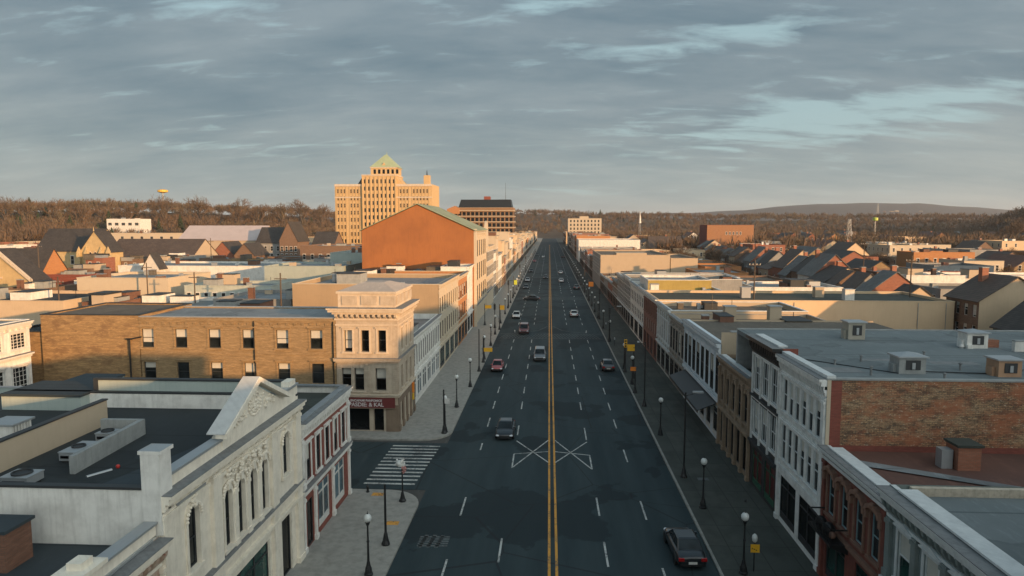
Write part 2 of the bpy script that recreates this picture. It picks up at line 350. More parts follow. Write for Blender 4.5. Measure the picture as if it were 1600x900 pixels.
# ---------------------------------------------------------------- buildings
PLACED = []
class Bld:
    def __init__(s, name, label, cat, x0, x1, y0, y1, group=None):
        s.x0, s.x1, s.y0, s.y1 = x0, x1, y0, y1; PLACED.append((x0, x1, y0, y1))
        s.root = empty(name, ((x0+x1)/2, (y0+y1)/2, 0), label, cat, group); s.nw = 0
    def F(s, face):
        return {'S': (s.x0, s.y0, 0, s.x1-s.x0), 'E': (s.x1, s.y0, 90, s.y1-s.y0), 'W': (s.x0, s.y1, -90, s.y1-s.y0), 'N': (s.x1, s.y1, 180, s.x1-s.x0)}[face]
    def wall(s, face, z0, z1, mat, rows=(), name='wall', gable=None, rec=.16, u=None):
        ox, oy, ang, Ln = s.F(face); u0, u1 = u or (0, Ln); ops = []
        fars = []
        for r in rows:
            n = r['n']; a0 = r.get('u0', u0); a1 = r.get('u1', u1); st = (a1-a0)/n
            for k in range(n):
                if k in r.get('skip', ()): continue
                c = a0+st*(k+.5); (fars if r.get('far') else ops).append((c-r['w']/2, c+r['w']/2, r['z'], r['z']+r['h'], r))
        mb = MB(fr(ox, oy, ang))
        us = sorted({u0, u1}|{o[0] for o in ops}|{o[1] for o in ops}); zs = sorted({z0, z1}|{o[2] for o in ops}|{o[3] for o in ops})
        for i in range(len(us)-1):
            if us[i+1]-us[i] < 1e-4: continue
            j = 0
            while j < len(zs)-1:
                cu, cz = (us[i]+us[i+1])/2, (zs[j]+zs[j+1])/2
                if any(o[0] < cu < o[1] and o[2] < cz < o[3] for o in ops): j += 1; continue
                k = j
                while k+1 < len(zs)-1 and not any(o[0] < cu < o[1] and o[2] < (zs[k+1]+zs[k+2])/2 < o[3] for o in ops): k += 1
                mb.quad((us[i], 0, zs[j]), (us[i+1], 0, zs[j]), (us[i+1], 0, zs[k+1]), (us[i], 0, zs[k+1]), mat); j = k+1
        for (a, b, c, d, r) in ops:
            st = r.get('style', 'sash'); w = b-a; rise = w/2 if st == 'arch' else (w*.28 if st == 'archlow' else 0); q = d-rise; D = rec+.04
            mb.quad((a, 0, c), (a, D, c), (a, D, q), (a, 0, q), mat); mb.quad((b, D, c), (b, 0, c), (b, 0, q), (b, D, q), mat)
            mb.quad((a, 0, c), (b, 0, c), (b, D, c), (a, D, c), mat)
            if rise:
                A = [((a+b)/2+p[0], p[1]) for p in arc(w, q, rise)]
                for k in range(len(A)-1): mb.quad((A[k][0], 0, A[k][1]), (A[k+1][0], 0, A[k+1][1]), (A[k+1][0], D, A[k+1][1]), (A[k][0], D, A[k][1]), mat)
                h = len(A)//2
                mb.poly([(a, 0, d)]+[(p[0], 0, p[1]) for p in A[:h+1]][::-1][::-1], mat); mb.poly([(b, 0, d)]+[(p[0], 0, p[1]) for p in A[h:]][::-1], mat)
            else: mb.quad((a, D, d), (b, D, d), (b, 0, d), (a, 0, d), mat)
        if gable: mb.poly([(u0, 0, z1+.0), (u1, 0, z1), ((u0+u1)/2, 0, gable)], mat)
        mb.build(name, s.root)
        f = fr(ox, oy, ang); w0 = s.root.location
        for (a, b, c, d, r) in ops+fars:
            fm = r.get('fm', WHITE); pm = r.get('pm', GL); bl = r.get('blind', 0); bl = rnd.choice([0, bl, bl*.6]) if bl and r.get('rb', 1) else bl
            p = Vector(f(((a+b)/2, 0, c)))-w0
            if r.get('far'):
                o = bpy.data.objects.new('window', far_win(b-a, d-c, fm, pm)); COL.objects.link(o); o.parent = s.root
                o.location = p; o.rotation_euler = (0, 0, R(ang)); s.nw += 1; continue
            nm = r.get('name', 'window')
            if nm == 'window' and 'blind' not in r and r.get('style', 'sash') in ('sash', 'sash2'): bl = rnd.choice([0, 0, 0, .3, .5, .85])
            ms = win_meshes(b-a, d-c, r.get('style', 'sash'), fm, pm, bl, r.get('sur'), r.get('sm', WHITE), rec)
            o = bpy.data.objects.new(nm, ms[0]); COL.objects.link(o); o.parent = s.root; o.location = p; o.rotation_euler = (0, 0, R(ang))
            for q, nn in ((ms[1], 'pane'), (ms[2], 'blind'), (ms[3], 'surround')):
                if q: c_ = bpy.data.objects.new(nn, q); COL.objects.link(c_); c_.parent = o
    def roof(s, h, par, rm, pm, cop=None, cm=None, faces='SEWN', name='roof', cw=.34):
        mb = MB(); z = h-par; mb.box(s.x0+.02, s.x1-.02, s.y0+.02, s.y1-.02, z-.3, z, rm); o = mb.build(name, s.root)
        if par > .1 and faces == 'SN':
            for F_ in faces:
                ox, oy, ang, Ln = s.F(F_); p = MB(fr(ox, oy, ang)); p.box(.03, Ln-.03, .03, .26, z-.1, h-.002, pm); p.build('parapet', s.root)
        elif par > .1:
            p = MB()
            for F_ in faces:
                ox, oy, ang, Ln = s.F(F_); p.T = fr(ox, oy, ang); p.box(.03, Ln-.03, .03, .26, z-.1, h-.002, pm)
            p.build('parapet', s.root)
        c = MB(); cm = cm or pm
        for F_ in faces:
            ox, oy, ang, Ln = s.F(F_); c.T = fr(ox, oy, ang)
            e = .05 if F_ in 'SN' else -cw+.048
            c.box(-e, Ln+e, -.05, cw-.06+.01, h, h+.1, cm)
        c.build('coping', s.root); return o
    def cornice(s, face, z, prof, mat, br=None, bm=None, e=.0, u=None, name='cornice'):
        ox, oy, ang, Ln = s.F(face); u0, u1 = u or (0, Ln); mb = MB(fr(ox, oy, ang))
        for (a, b, pr) in prof: mb.box(u0-min(e, pr), u1+min(e, pr), -pr, .06+.001*pr, z+a, z+b, mat)
        a, b, pr = prof[-1]
        if pr > .3: mb.box(u0-min(e, pr)+.004, u1+min(e, pr)-.004, -pr-.02, .055+.001*pr, z+b, z+b+.035, LEAD)
        if br:
            sp, bw, z0, z1, pr = br; n = max(1, int((u1-u0)/sp))
            for k in range(n+1):
                c = u0+bw/2+(u1-u0-bw)*k/n
                mb.prismu([(.02, z+z0), (.02, z+z1-.003), (-pr, z+z1-.003), (-pr*.9, z+(z0+z1)/2), (-pr*.35, z+z0)], c-bw/2, c+bw/2, bm or mat)
        return mb.build(name, s.root)
    def pil(s, face, cs, w, z0, z1, pr, mat, cap=True, name='pilaster'):
        ox, oy, ang, Ln = s.F(face)
        for c in cs:
            mb = MB(fr(ox, oy, ang)); mb.box(c-w/2, c+w/2, -pr, .05, z0, z1, mat)
            if cap: mb.box(c-w/2-.05, c+w/2+.05, -pr-.05, .04, z1-.3, z1-.12, mat); mb.box(c-w/2-.06, c+w/2+.06, -pr-.06, .045, z0, z0+.35, mat)
            mb.build(name, s.root)
    def part(s, name, face=None):
        if face: ox, oy, ang, Ln = s.F(face); return MB(fr(ox, oy, ang))
        return MB()
def row(n, z, w, h, **k): return dict(n=n, z=z, w=w, h=h, **k)

# ---------------------------------------------------------------- terrain
def lerp_tab(x, tab):
    if x <= tab[0][0]: return tab[0][1:]
    for a, b in zip(tab, tab[1:]):
        if x <= b[0]:
            k = (x-a[0])/(b[0]-a[0]); return tuple(a[i]+(b[i]-a[i])*k for i in range(1, len(a)))
    return tab[-1][1:]
#   bearing x/y, distance of the crest, height of the crest, where the slope starts
HILL = [(-1.2, 640, 37, 400), (-.84, 650, 36, 400), (-.6, 720, 31, 430), (-.45, 800, 28, 470), (-.3, 950, 25, 520), (-.2, 1250, 32, 700), (-.05, 1600, 46, 1000),
        (.1, 1600, 38, 1000), (.25, 1500, 28, 950), (.45, 1500, 28, 900), (.6, 1300, 24, 800), (.68, 800, 28, 480), (.8, 700, 32, 420), (1.3, 700, 34, 420)]
def ground_z(x, y):
    if y < 380: return 0.0
    D, h, s0 = lerp_tab(x/y, HILL)
    k = max(0, min(1, (y-s0)/(D-s0))); k = k*k*(3-2*k)
    n = noise.noise(Vector((x*.004, y*.004, 0)))*.45 + noise.noise(Vector((x*.014, y*.012, 3)))*.2
    back = max(0, (y-D)/D)
    return h*k*(1+n*k*.6) - back*h*.6*k
def ridge_z(t): return lerp_tab(t, [(-1.4,60),(-.3,60),(.2,80),(.29,100),(.33,128),(.39,143),(.45,150),(.52,142),(.6,118),(.68,92),(.8,80),(1.3,70)])[0]
m, t, b = newmat('woodland_floor'); g = N(t, 'ShaderNodeNewGeometry')
L(t, ramp(t, noi(t, g.outputs['Position'], .03, 8, .7), [(0,(.05,.035,.022)), (.45,(.075,.05,.03)), (.6,(.10,.07,.042)), (1,(.06,.06,.03))]), b.inputs['Base Color']); b.inputs['Roughness'].default_value = 1
def sheet(name, ys, ts, fz, mat):
    v = []; f = []
    for y in ys:
        for t_ in ts: v.append((t_*max(y, 300) if y > 0 else t_*300, y, fz(t_*max(y, 300), y)))
    n = len(ts)
    for j in range(len(ys)-1):
        for i in range(n-1): f.append((j*n+i, j*n+i+1, (j+1)*n+i+1, (j+1)*n+i))
    me = bpy.data.meshes.new(name); me.from_pydata(v, [], f); me.materials.append(mat)
    for p in me.polygons: p.use_smooth = True
    o = bpy.data.objects.new(name, me); COL.objects.link(o); o['kind'] = 'structure'; return o
gm = roofm('town_ground', (.075,.073,.068), (.04,.04,.036), .95, 0, .7)
ts = [-1.4+2.8*i/140 for i in range(141)]
gr = sheet('ground', [-300, 0, 380], [-2.5+5*i/20 for i in range(21)], lambda x, y: -.03, gm)
sheet('hills', [378+i*12 for i in range(36)]+[820+i*30 for i in range(45)]+[2200, 2600, 3200], ts, lambda x, y: ground_z(x, y)-.05, MAT['woodland_floor'])
sheet('distant_ridge', [3000, 3500, 4000, 4300, 4500, 4700, 5200, 7000, 12000], ts,
      lambda x, y: (21+ridge_z(x/y)*.9+noise.noise(Vector((x*.004, y*.002, 7)))*9+noise.noise(Vector((x*.02, 0, 7)))*3)*max(0, min(1, 1-abs(y-4500)/1500)) if y < 5200 else 0.0, plain('ridge_woods', (.045,.05,.055), 1))

# ---------------------------------------------------------------- road
def asphalt():
    m, t, b = newmat('asphalt'); g = N(t, 'ShaderNodeNewGeometry'); pos = g.outputs['Position']; s = N(t, 'ShaderNodeSeparateXYZ'); L(t, pos, s.inputs[0])
    a = noi(t, mapn(t, pos, (.35, .035, 1)), 1.6, 8, .6); col = mix(t, ramp(t, a, [(0,(0,0,0)), (.3,(0,0,0)), (.7,(1,1,1)), (1,(1,1,1))]), (.016,.033,.039), (.040,.062,.067))
    # darker wheel tracks in every lane
    w = mth(t, 'ABSOLUTE', mth(t, 'SUBTRACT', mth(t, 'FRACT', mth(t, 'DIVIDE', s.outputs[0], 1.675)), .5))
    wt = mth(t, 'MULTIPLY', mth(t, 'SUBTRACT', .5, w), .5)
    col = mix(t, mth(t, 'MULTIPLY', wt, noi(t, mapn(t, pos, (.5,.02,1)), 1.3, 4)), col, (.008,.015,.018))
    p = noi(t, mapn(t, pos, (.09, .07, 1), (4, 9, 0)), 1.5, 6, .5); col = mix(t, ramp(t, p, [(0,(0,0,0)), (.55,(0,0,0)), (.56,(.8,.8,.8)), (1,(.8,.8,.8))]), col, (.010,.020,.024))
    n = N(t, 'ShaderNodeTexVoronoi', feature='DISTANCE_TO_EDGE'); n.inputs['Scale'].default_value = .11
    L(t, mix(t, .12, pos, N(t, 'ShaderNodeTexNoise').outputs['Color']), n.inputs['Vector'])
    ck = mth(t, 'LESS_THAN', n.outputs[0], .0045); col = mix(t, mth(t, 'MULTIPLY', ck, .7), col, (.014,.016,.018))
    fn = noi(t, pos, 26, 3, .7); col = mix(t, mth(t, 'MULTIPLY', fn, .35), col, (.024,.032,.034))
    L(t, col, b.inputs['Base Color']); b.inputs['Roughness'].default_value = .82; b.inputs['Specular IOR Level'].default_value = .3
    bump(t, b, fn, .3, .01); return m
AS = asphalt()
m = MB(); m.quad((-10, -60, 0), (10, -60, 0), (10, 1050, 0), (-10, 1050, 0), AS)
m.quad((-120, 52.0, -.004), (-9.9, 52.0, -.004), (-9.9, 63.6, -.004), (-120, 63.6, -.004), AS); struct(m, 'road')
def walk():
    m, t, b = newmat('sidewalk'); g = N(t, 'ShaderNodeNewGeometry'); pos = g.outputs['Position']
    n = N(t, 'ShaderNodeTexBrick'); n.offset = 0; L(t, pos, n.inputs['Vector']); n.inputs['Scale'].default_value = 1
    n.inputs['Color1'].default_value = (.052,.060,.052,1); n.inputs['Color2'].default_value = (.074,.080,.068,1); n.inputs['Mortar'].default_value = (.034,.036,.03,1)
    n.inputs['Brick Width'].default_value = 1.9; n.inputs['Row Height'].default_value = 3.1; n.inputs['Mortar Size'].default_value = .035
    a = noi(t, mapn(t, pos, (.8,.5,1)), .9, 8, .7); col = mix(t, ramp(t, a, [(0,(0,0,0)), (.42,(0,0,0)), (.66,(.75,.75,.75)), (1,(.75,.75,.75))]), n.outputs['Color'], (.034,.038,.033))
    a2 = noi(t, mapn(t, pos, (3,3,1)), 2, 5, .8); col = mix(t, ramp(t, a2, [(0,(0,0,0)), (.62,(0,0,0)), (.66,(.6,.6,.6)), (1,(.6,.6,.6))]), col, (.05,.048,.042))
    L(t, col, b.inputs['Base Color']); b.inputs['Roughness'].default_value = .9; bump(t, b, noi(t, pos, 18, 4), .2, .01); return m
SW = walk(); KB = paint('kerb_stone', (.30,.29,.26), .85, .5, (.10,.10,.09), 2, streak=False)
def sidewalk(sgn, y0, y1, corner=None):
    m = MB(); xi, xo = 10.0*sgn, 16.4*sgn; xk = 10.18*sgn
    m.box(min(xk, xo), max(xk, xo), y0, y1, -.02, .13, SW); m.box(min(xi, xk), max(xi, xk), y0, y1, -.02, .135, KB); return m
m = sidewalk(1, -60, 1040)
for (y0, y1) in ((-60, 48.6),):
    q = sidewalk(-1, y0, y1); m.add(q.v, q.f, SW) if False else None
# the left pavement with rounded corners at the side street
def left_block(y0, y1, round_lo, round_hi):
    pts = []; r = 2.9
    def arcp(cx, cy, a0, a1, rr): return [(cx+rr*math.cos(R(a0+(a1-a0)*i/8)), cy+rr*math.sin(R(a0+(a1-a0)*i/8))) for i in range(9)]
    for rr_, z, mt in ((0, .135, KB), (.18, .13, SW)):
        p = []
        if round_lo: p += arcp(-10-r, y0+r, -90, 0, r-rr_)
        else: p += [(-10-rr_, y0)]
        if round_hi: p += arcp(-10-r, y1-r, 0, 90, r-rr_)
        else: p += [(-10-rr_, y1)]
        p += [(-60 if round_hi or round_lo else -16.4, y1-(rr_ if round_hi else 0)), (-60 if round_hi or round_lo else -16.4, y0+(rr_ if round_lo else 0))]
        n = len(p); zz = z if mt is KB else z+.004
        m.add([(a, b_, -.02) for a, b_ in p]+[(a, b_, zz) for a, b_ in p], [tuple(range(n, 2*n))]+[(i, (i+1)%n, (i+1)%n+n, i+n) for i in range(n)], mt)
left_block(-60, 51.6, False, True); left_block(64.2, 1040, True, False)
struct(m, 'sidewalk')
def road_paint(name, c, wear):
    m, t, b = newmat(name); g = N(t, 'ShaderNodeNewGeometry'); p = noi(t, g.outputs['Position'], 7, 6, .75)
    p2 = noi(t, g.outputs['Position'], .6, 4, .7)
    f = ramp(t, mth(t, 'ADD', mth(t, 'MULTIPLY', p, .6), mth(t, 'MULTIPLY', p2, .4)), [(0,(0,0,0)), (wear,(0,0,0)), (wear+.10,(1,1,1)), (1,(1,1,1))])
    L(t, mix(t, f, c, (.06,.065,.065)), b.inputs['Base Color']); b.inputs['Roughness'].default_value = .7; return m
WP = road_paint('white_road_paint', (.50,.51,.48), .48); YP = road_paint('yellow_road_paint', (.62,.29,.04), .50); WW = road_paint('worn_road_paint', (.12,.14,.14), .44)
m = MB()
for x in (-.23, .23): m.box(x-.085, x+.085, -60, 700, .004, .009, YP)
struct(m, 'centre_line_markings')
m = MB()
def dash(x, y, l=3.3, w=.13): m.box(x-w/2, x+w/2, y, y+l, .004, .008, WP)
def line(a, b_, w=.13, mt=WP):
    d = Vector((b_[0]-a[0], b_[1]-a[1])); n = Vector((-d.y, d.x)).normalized()*w/2
    m.add([(a[0]+n.x, a[1]+n.y, .0085), (a[0]-n.x, a[1]-n.y, .0085), (b_[0]-n.x, b_[1]-n.y, .0085), (b_[0]+n.x, b_[1]+n.y, .0085)], [(0,1,2,3)], mt)
for y in (-6, 4, 14, 24, 32.5, 40.5, 47.9): dash(3.4, y)
for y in (-6, 4, 14, 24, 32, 40.7): dash(-3.4, y)
for y in (-6, 4, 14, 24, 37.6, 47.4): dash(-6.65, y); dash(6.7, y if y != 37.6 else 37.2)
dash(3.4, 65.3, 4); dash(-3.4, 66.5)
for y in (59.3, 69.3): dash(6.7, y)
y = 76.2
while y < 640:
    if not (122 < y < 141 or 186 < y < 204 or 262 < y < 276):
        for x in (-6.65, -3.4, 3.4, 6.7): dash(x, y, 3.3)
    y += 7.3
dash(-6.65, 69.2); dash(-6.65, 61.8, 2)
for s_ in (-1, 1):
    line((3.45*s_, 60.9), (3.45*s_, 57.3)); line((3.45*s_, 57.3), (.3*s_, 65.1)); line((.3*s_, 58.8), (3.4*s_, 64.7)); line((3.45*s_, 60.9), (.3*s_, 61.7))
for i in range(12): y = 53.0+i*.86; m.box(-15.3+.02*i, -11.1+.05*i, y, y+.30, .004, .008, WP)
for i in range(5): line((-8.9+.0*i, 42.6+i*.32), (-6.9, 42.7+i*.32), .2, WW)
for i in range(3): line((-8.7+i*.55, 42.4), (-8.5+i*.55, 44.2), .25, WW)
for yc, amp in ((124.5, 1), (190, 1), (266, .6)):     # the patterned crossings further up the street
    line((-9.6, yc), (9.6, yc), .16, WW); line((-9.6, yc+5.5), (9.6, yc+5.5), .16, WW)
    for i in range(34):
        if i in (16, 17): continue
        x = -9.4+i*.56; line((x, yc+.3), (x+1.1*(1 if i < 17 else -1), yc+5.2), .10, WW)
    P = [(-6.9, yc+7), (-4, yc+8), (-2.2, yc+10), (-.6, yc+15)]
    for s_ in (-1, 1):
        for a, b_ in zip(P, P[1:]): line((a[0]*s_, a[1]), (b_[0]*s_, b_[1]), .16, WW)
        line((6.9*s_, yc+7), (7.1*s_, yc+10), .2)
struct(m, 'white_road_markings')

# ---------------------------------------------------------------- wall materials
CHW = paint('church_plaster', (.80,.73,.61), .7, .38, (.40,.35,.28), 1.7)
WWL = paint('white_wall', (.72,.70,.65), .75, .45, (.30,.28,.25), 1.1)
REDB = brick('red_painted_brick', (.22,.055,.04), (.28,.075,.05), (.16,.07,.05), 1, .4)
TANB = brick('tan_brick', (.29,.19,.09), (.37,.25,.13), (.24,.18,.11), 1, .6)
TANO = brick('worn_tan_brick', (.30,.18,.08), (.42,.27,.12), (.26,.18,.10), 1.2, .75, patch=(.17,.10,.05), psz=.6)
STONE = paint('corner_stone', (.46,.38,.29), .85, .5, (.22,.17,.12), 1.2)
STONEL = paint('pale_stone', (.56,.47,.36), .8, .4, (.26,.2,.15), 1.6)
CRM = paint('cream_wall', (.44,.35,.25), .8, .35, (.36,.29,.2), .7)
PEACH = paint('peach_wall', (.60,.45,.29), .85, .25, (.42,.30,.19), .35)
ORNG = paint('orange_wall', (.33,.125,.04), .85, .75, (.21,.08,.03), .16, b_=.05)
TARR = roofm('tar_roof', (.022,.029,.031), (.010,.014,.016), .9, 5)
TARB = roofm('blue_tar_roof', (.028,.040,.047), (.015,.023,.028), .8, 4.2)
GREYR = roofm('grey_membrane', (.155,.18,.185), (.10,.125,.13), .8, 6.1, .6)
GRNR = roofm('dark_green_roof', (.045,.052,.042), (.03,.034,.028), .9, 3)
RUSTR = roofm('rust_roof', (.125,.058,.042), (.07,.036,.03), .8, 0, .7)
METR = roofm('pale_metal_roof', (.22,.24,.25), (.12,.135,.14), .6, 3.1, .8)
BRNR = roofm('brown_gravel_roof', (.13,.11,.085), (.07,.06,.05), .95, 0, .8)
SLATE = shingle('slate', (.048,.042,.038), (.075,.064,.056)); SLB = shingle('brown_shingle', (.085,.062,.05), (.12,.088,.068))
SLG = shingle('pale_slate', (.12,.125,.12), (.17,.17,.165))
GALV = plain('galvanised', (.42,.44,.45), .45, .5); TEAL = paint('teal_wall', (.35,.40,.37), .8, .45, (.22,.27,.26), .5)
TAN2 = paint('tan_block', (.52,.40,.27), .85, .3, (.34,.26,.18), .6); GREYC = paint('grey_cornice', (.30,.31,.30), .7, .5, (.14,.15,.15), 1.6)

# ================================================================ LEFT ROW, near
LX = -15.8
# -- ornate white building with a pediment
c = Bld('white_ornate_building', 'ornate white plaster building with a gabled pediment and tall arched windows over the left pavement', 'building', -34, LX, 25.4, 40.6)
tall = row(4, 5.4, .78, 2.9, u0=5.0, u1=10.6, style='arch', sur='arch', sm=CHW, fm=DARK, pm=GL)
c.wall('E', 0, 10.5, CHW, [row(1, 6.0, .95, 2.9, u0=1.1, u1=3.9, style='arch', sur='arch', sm=CHW, fm=DARK), tall,
    row(1, 6.3, .95, 2.6, u0=11.6, u1=14.3, style='arch', sur='arch', sm=CHW, fm=DARK),
    row(1, .35, 5.2, 3.2, u0=4.9, u1=10.7, style='shop', fm=DARK, pm=GLG, name='shop_window'), row(1, .13, 1.5, 3.6, u0=11.6, u1=14.2, style='plain', fm=DARK, pm=GLD, name='door'),
    row(1, .6, 2.2, 3, u0=.9, u1=4.0, style='shop', fm=DARK, pm=GLG, name='shop_window')], rec=.18)
c.wall('S', 0, 10.5, WWL, name='side_wall'); c.wall('N', 6, 10.5, WWL, name='side_wall'); c.wall('W', 0, 9.6, TEAL, name='rear_wall')
c.roof(10.5, .9, TARR, WWL, cm=DARK, faces='SN')
c.cornice('E', 10.0, [(-.9,-.72,.10), (-.5,-.3,.16), (-.3,-.12,.30), (-.12,.1,.46), (.1,.22,.56)], CHW, (.62,.2,-.48,-.3,.34), CHW, name='cornice')
p = c.part('attic', 'E'); p.box(0, 5.4, .02, .45, 10.2, 10.75, CHW); p.box(0, 5.4, -.06, .52, 10.75, 10.86, GALV); p.build('attic_wall', c.root); p = c.part('attic', 'E'); p.box(12.6, 15.2, .02, .5, 10.2, 11.15, CHW); p.box(12.7, 15.2, -.08, .56, 11.15, 11.28, GALV)
p.box(13.9, 14.9, .0, .5, 11.28, 11.6, CHW); p.build('attic_wall', c.root)
LTG = paint('painted_metal', (.50,.50,.48), .6, .4, (.3,.3,.29), 2)
def pediment():
    a, b_, z0, za = 5.4, 12.6, 10.9, 12.65; mid = (a+b_)/2
    p = c.part('ped', 'E'); p.prism([(a, 10.42), (b_, 10.42), (b_, z0), (mid, za), (a, z0)], -.04, .48, CHW); o = p.build('pediment', c.root)
    q = c.part('rake', 'E')
    for (e0, e1) in (((a-.35, z0+.05), (mid, za+.12)), ((b_+.35, z0+.05), (mid, za+.12))):
        q.prism([(e0[0], e0[1]), (e1[0], e1[1]), (e1[0], e1[1]+.26), (e0[0], e0[1]+.24)][::1 if e0[0] < e1[0] else -1], -.42, .12, CHW)
    q.build('raking_cornice', o)
    q = c.part('cap', 'E')
    for e in (a-.42, b_+.42): q.prism([(e, z0+.27), (mid, za+.36), (mid, za+.41), (e, z0+.32)][::1 if e < mid else -1], -.36, .52, LTG)
    q.build('metal_roof', o)
    q = c.part('med', 'E')
    for k in range(20):
        t0 = 2*math.pi*k/20
        for r_, s_ in ((.72, .085), (.5, .06)): q.ball((mid+r_*math.cos(t0), -.07, z0+.72+r_*math.sin(t0)*.8), s_, CHW, 6, 4)
    for k in range(34):
        u_ = rnd.uniform(-.45, .45); w_ = rnd.uniform(-.42, .42)
        if u_*u_+w_*w_ < .21: q.ball((mid+u_, -.06, z0+.85+w_), rnd.uniform(.06, .14), CHW, 6, 4)
    for s_ in (-1, 1):
        for k in range(26):
            h_ = k/26; q.ball((mid+s_*(1.05+h_*1.6), -.06, z0+.25+.12*math.sin(k*1.1)+(1-h_)*.75*rnd.random()), rnd.uniform(.05, .11), CHW, 6, 4)
    q.build('medallion_relief', o)
pediment()
c.cornice('E', 5.0, [(-.34,-.14,.10), (-.14,.06,.26), (.06,.14,.32)], CHW, name='belt_course')
c.cornice('E', 4.05, [(-.1,.1,.14), (.1,.2,.24)], CHW, name='belt_course')
c.pil('E', [.45, 4.45, 11.1, 14.7], .8, .13, 10.0-.48, .2, CHW)
c.pil('E', [6.4, 7.8, 9.2], .34, 5.1, 8.1, .12, CHW)
for cx in (5.7, 7.1, 8.5, 9.9, 2.5, 12.95):
    q = c.part('g', 'E')
    for k in range(13):
        a_ = math.pi*k/12; q.ball((cx-.62*math.cos(a_), -.12, 8.05+.62*math.sin(a_)+(.25 if cx in (2.5,12.95) else 0)), rnd.uniform(.06, .10), CHW, 6, 4)
    for k in range(7): q.ball((cx+rnd.uniform(-.2, .2), -.13, 8.98+rnd.uniform(-.16, .3)), rnd.uniform(.06, .13), CHW, 6, 4)
    q.build('carved_garland', c.root)
for cx in (6.4, 7.8, 9.2):
    q = c.part('g', 'E')
    for k in range(12): q.ball((cx+rnd.uniform(-.3, .3), -.12, 8.7+rnd.uniform(-.2, .45)), rnd.uniform(.05, .1), CHW, 6, 4)
    q.build('carved_spray', c.root)
q = c.part('s', 'E'); q.box(1.3, 3.7, -.05, .02, 9.25, 9.5, GREYC); q.build('name_panel', c.root)
q = MB(); q.box(-16.4, -15.64, 25.345, 26.2, 8.65, 11.95, WWL); q.box(-16.48, -15.56, 25.32, 26.28, 11.95, 12.1, WWL)
q.add([(-16.48,25.32,12.1),(-15.56,25.32,12.1),(-15.56,26.28,12.1),(-16.48,26.28,12.1),(-16.06,25.8,12.24)], [(0,1,4),(1,2,4),(2,3,4),(3,0,4)], GALV); q.build('chimney_pier', c.root)
# raised back wall with the teal side and low parapets on the roof
q = MB(); q.box(-28.6, -16.1, 40.72, 41.0, 8.8, 11.25, TEAL); q.box(-28.65, -16.05, 40.66, 41.06, 11.25, 11.36, DARK); q.box(-28.9, -28.6, 40.68, 41.04, 8.8, 11.36, DARK)
q.own('roof_screen_wall', 'long grey-green screen wall with dark coping behind the roof of the white ornate building', 'wall')
q = MB(); q.add([(-22.2, 29.2, 9.55),(-21.95,29.2,9.55),(-22.25,35.2,9.55),(-22.5,35.2,9.55),(-22.2,29.2,10.45),(-21.95,29.2,10.45),(-22.25,35.2,10.45),(-22.5,35.2,10.45)], [(0,3,2,1),(4,5,6,7),(0,1,5,4),(1,2,6,5),(2,3,7,6),(3,0,4,7)], GREYC)
q.box(-24.6, -22.52, 34.95, 35.2, 9.55, 10.45, GREYC); q.own('roof_parapet', 'weathered grey low parapet running between the roof machines and the dark flat roof', 'parapet')
q = MB(); q.box(-25.75, -25.5, 29.0, 36.9, 9.55, 11.0, CRM); q.box(-25.8, -25.45, 28.95, 36.95, 11.0, 11.08, DARK); q.own('roof_parapet', 'cream wall with a dark coping, left of the roof machines and lit along its top', 'parapet')
def ac(x, y, z, w, l, h, label, mt=GALV, g='air conditioning units on the white ornate building'):
    r = empty('air_conditioner', (x, y, z), label, 'air conditioner', g); q = MB(); q.box(x-w/2, x+w/2, y-l/2, y+l/2, z+.12, z+h, mt); q.box(x-w/2+.08, x+w/2-.08, y-l/2+.1, y+l/2-.1, z, z+.12, DARK)
    q.box(x-w/2-.03, x+w/2+.03, y-l/2-.03, y+l/2+.03, z+h, z+h+.05, mt); q.build('casing', r)
    q = MB(); n = max(1, int(l/1.1))
    for k in range(n): q.lathe((x, y-l/2+l*(k+.5)/n, z+h+.05), [(min(.42,w*.4), 0), (min(.42,w*.4), .08), (min(.36,w*.34), .08), (min(.36,w*.34), .02)], DARK, 12)
    q.build('fan', r)
    q = MB()
    for k in range(5): q.box(x-w/2+.1, x+w/2-.1, y-l/2-.05, y-l/2-.01, z+.25+k*(h-.4)/5, z+.25+k*(h-.4)/5+.05, DARK)
    q.build('louvre', r); return r
ac(-23.3, 31.4, 9.6, .8, 1.7, .5, 'long pale rooftop air conditioner, nearest behind the weathered grey parapet'); ac(-23.5, 33.9, 9.6, .8, .8, .5, 'small square rooftop air conditioner at the far end of the weathered grey parapet')
ac(-23.4, 27.9, 9.6, 1.2, 1.0, .45, 'low wide rooftop air conditioner at the left edge of the dark flat roof')
q = MB()
for k in range(7): q.box(-29.4+k*.02, -28.0, 33.0+k*.2, 33.12+k*.2, 9.6+k*.02, 10.6, WWL)
q.box(-29.5, -27.9, 32.9, 34.5, 10.6, 10.7, GALV); q.own('louvred_roof_hood', 'white louvred ventilation hood on the roof at the left edge', 'roof vent')
q = MB()
for (x0,x1,y0,y1,z0,z1) in ((-34,-28.95,39.5,43,8.5,10.6),(-33.8,-31,43.2,47,8.5,10.2),(-30.8,-28.95,43.4,46,8.5,9.9)):
    q.box(x0,x1,y0,y1,z0,z1-.15,TEAL); q.box(x0-.08,x1+.06,y0-.08,y1+.08,z1-.15,z1,TARB)
q.own('roof_penthouse', 'cluster of low blue-grey roof boxes below the blank tan brick wall', 'roof structure')
m = MB(); m.cyl((-21.2,28.9,9.6),(-20.6,29.8,9.62),.07,.07,GALV); m.own('roof_pipe', 'short white pipe lying on the dark roof beside a red cap', 'pipe')
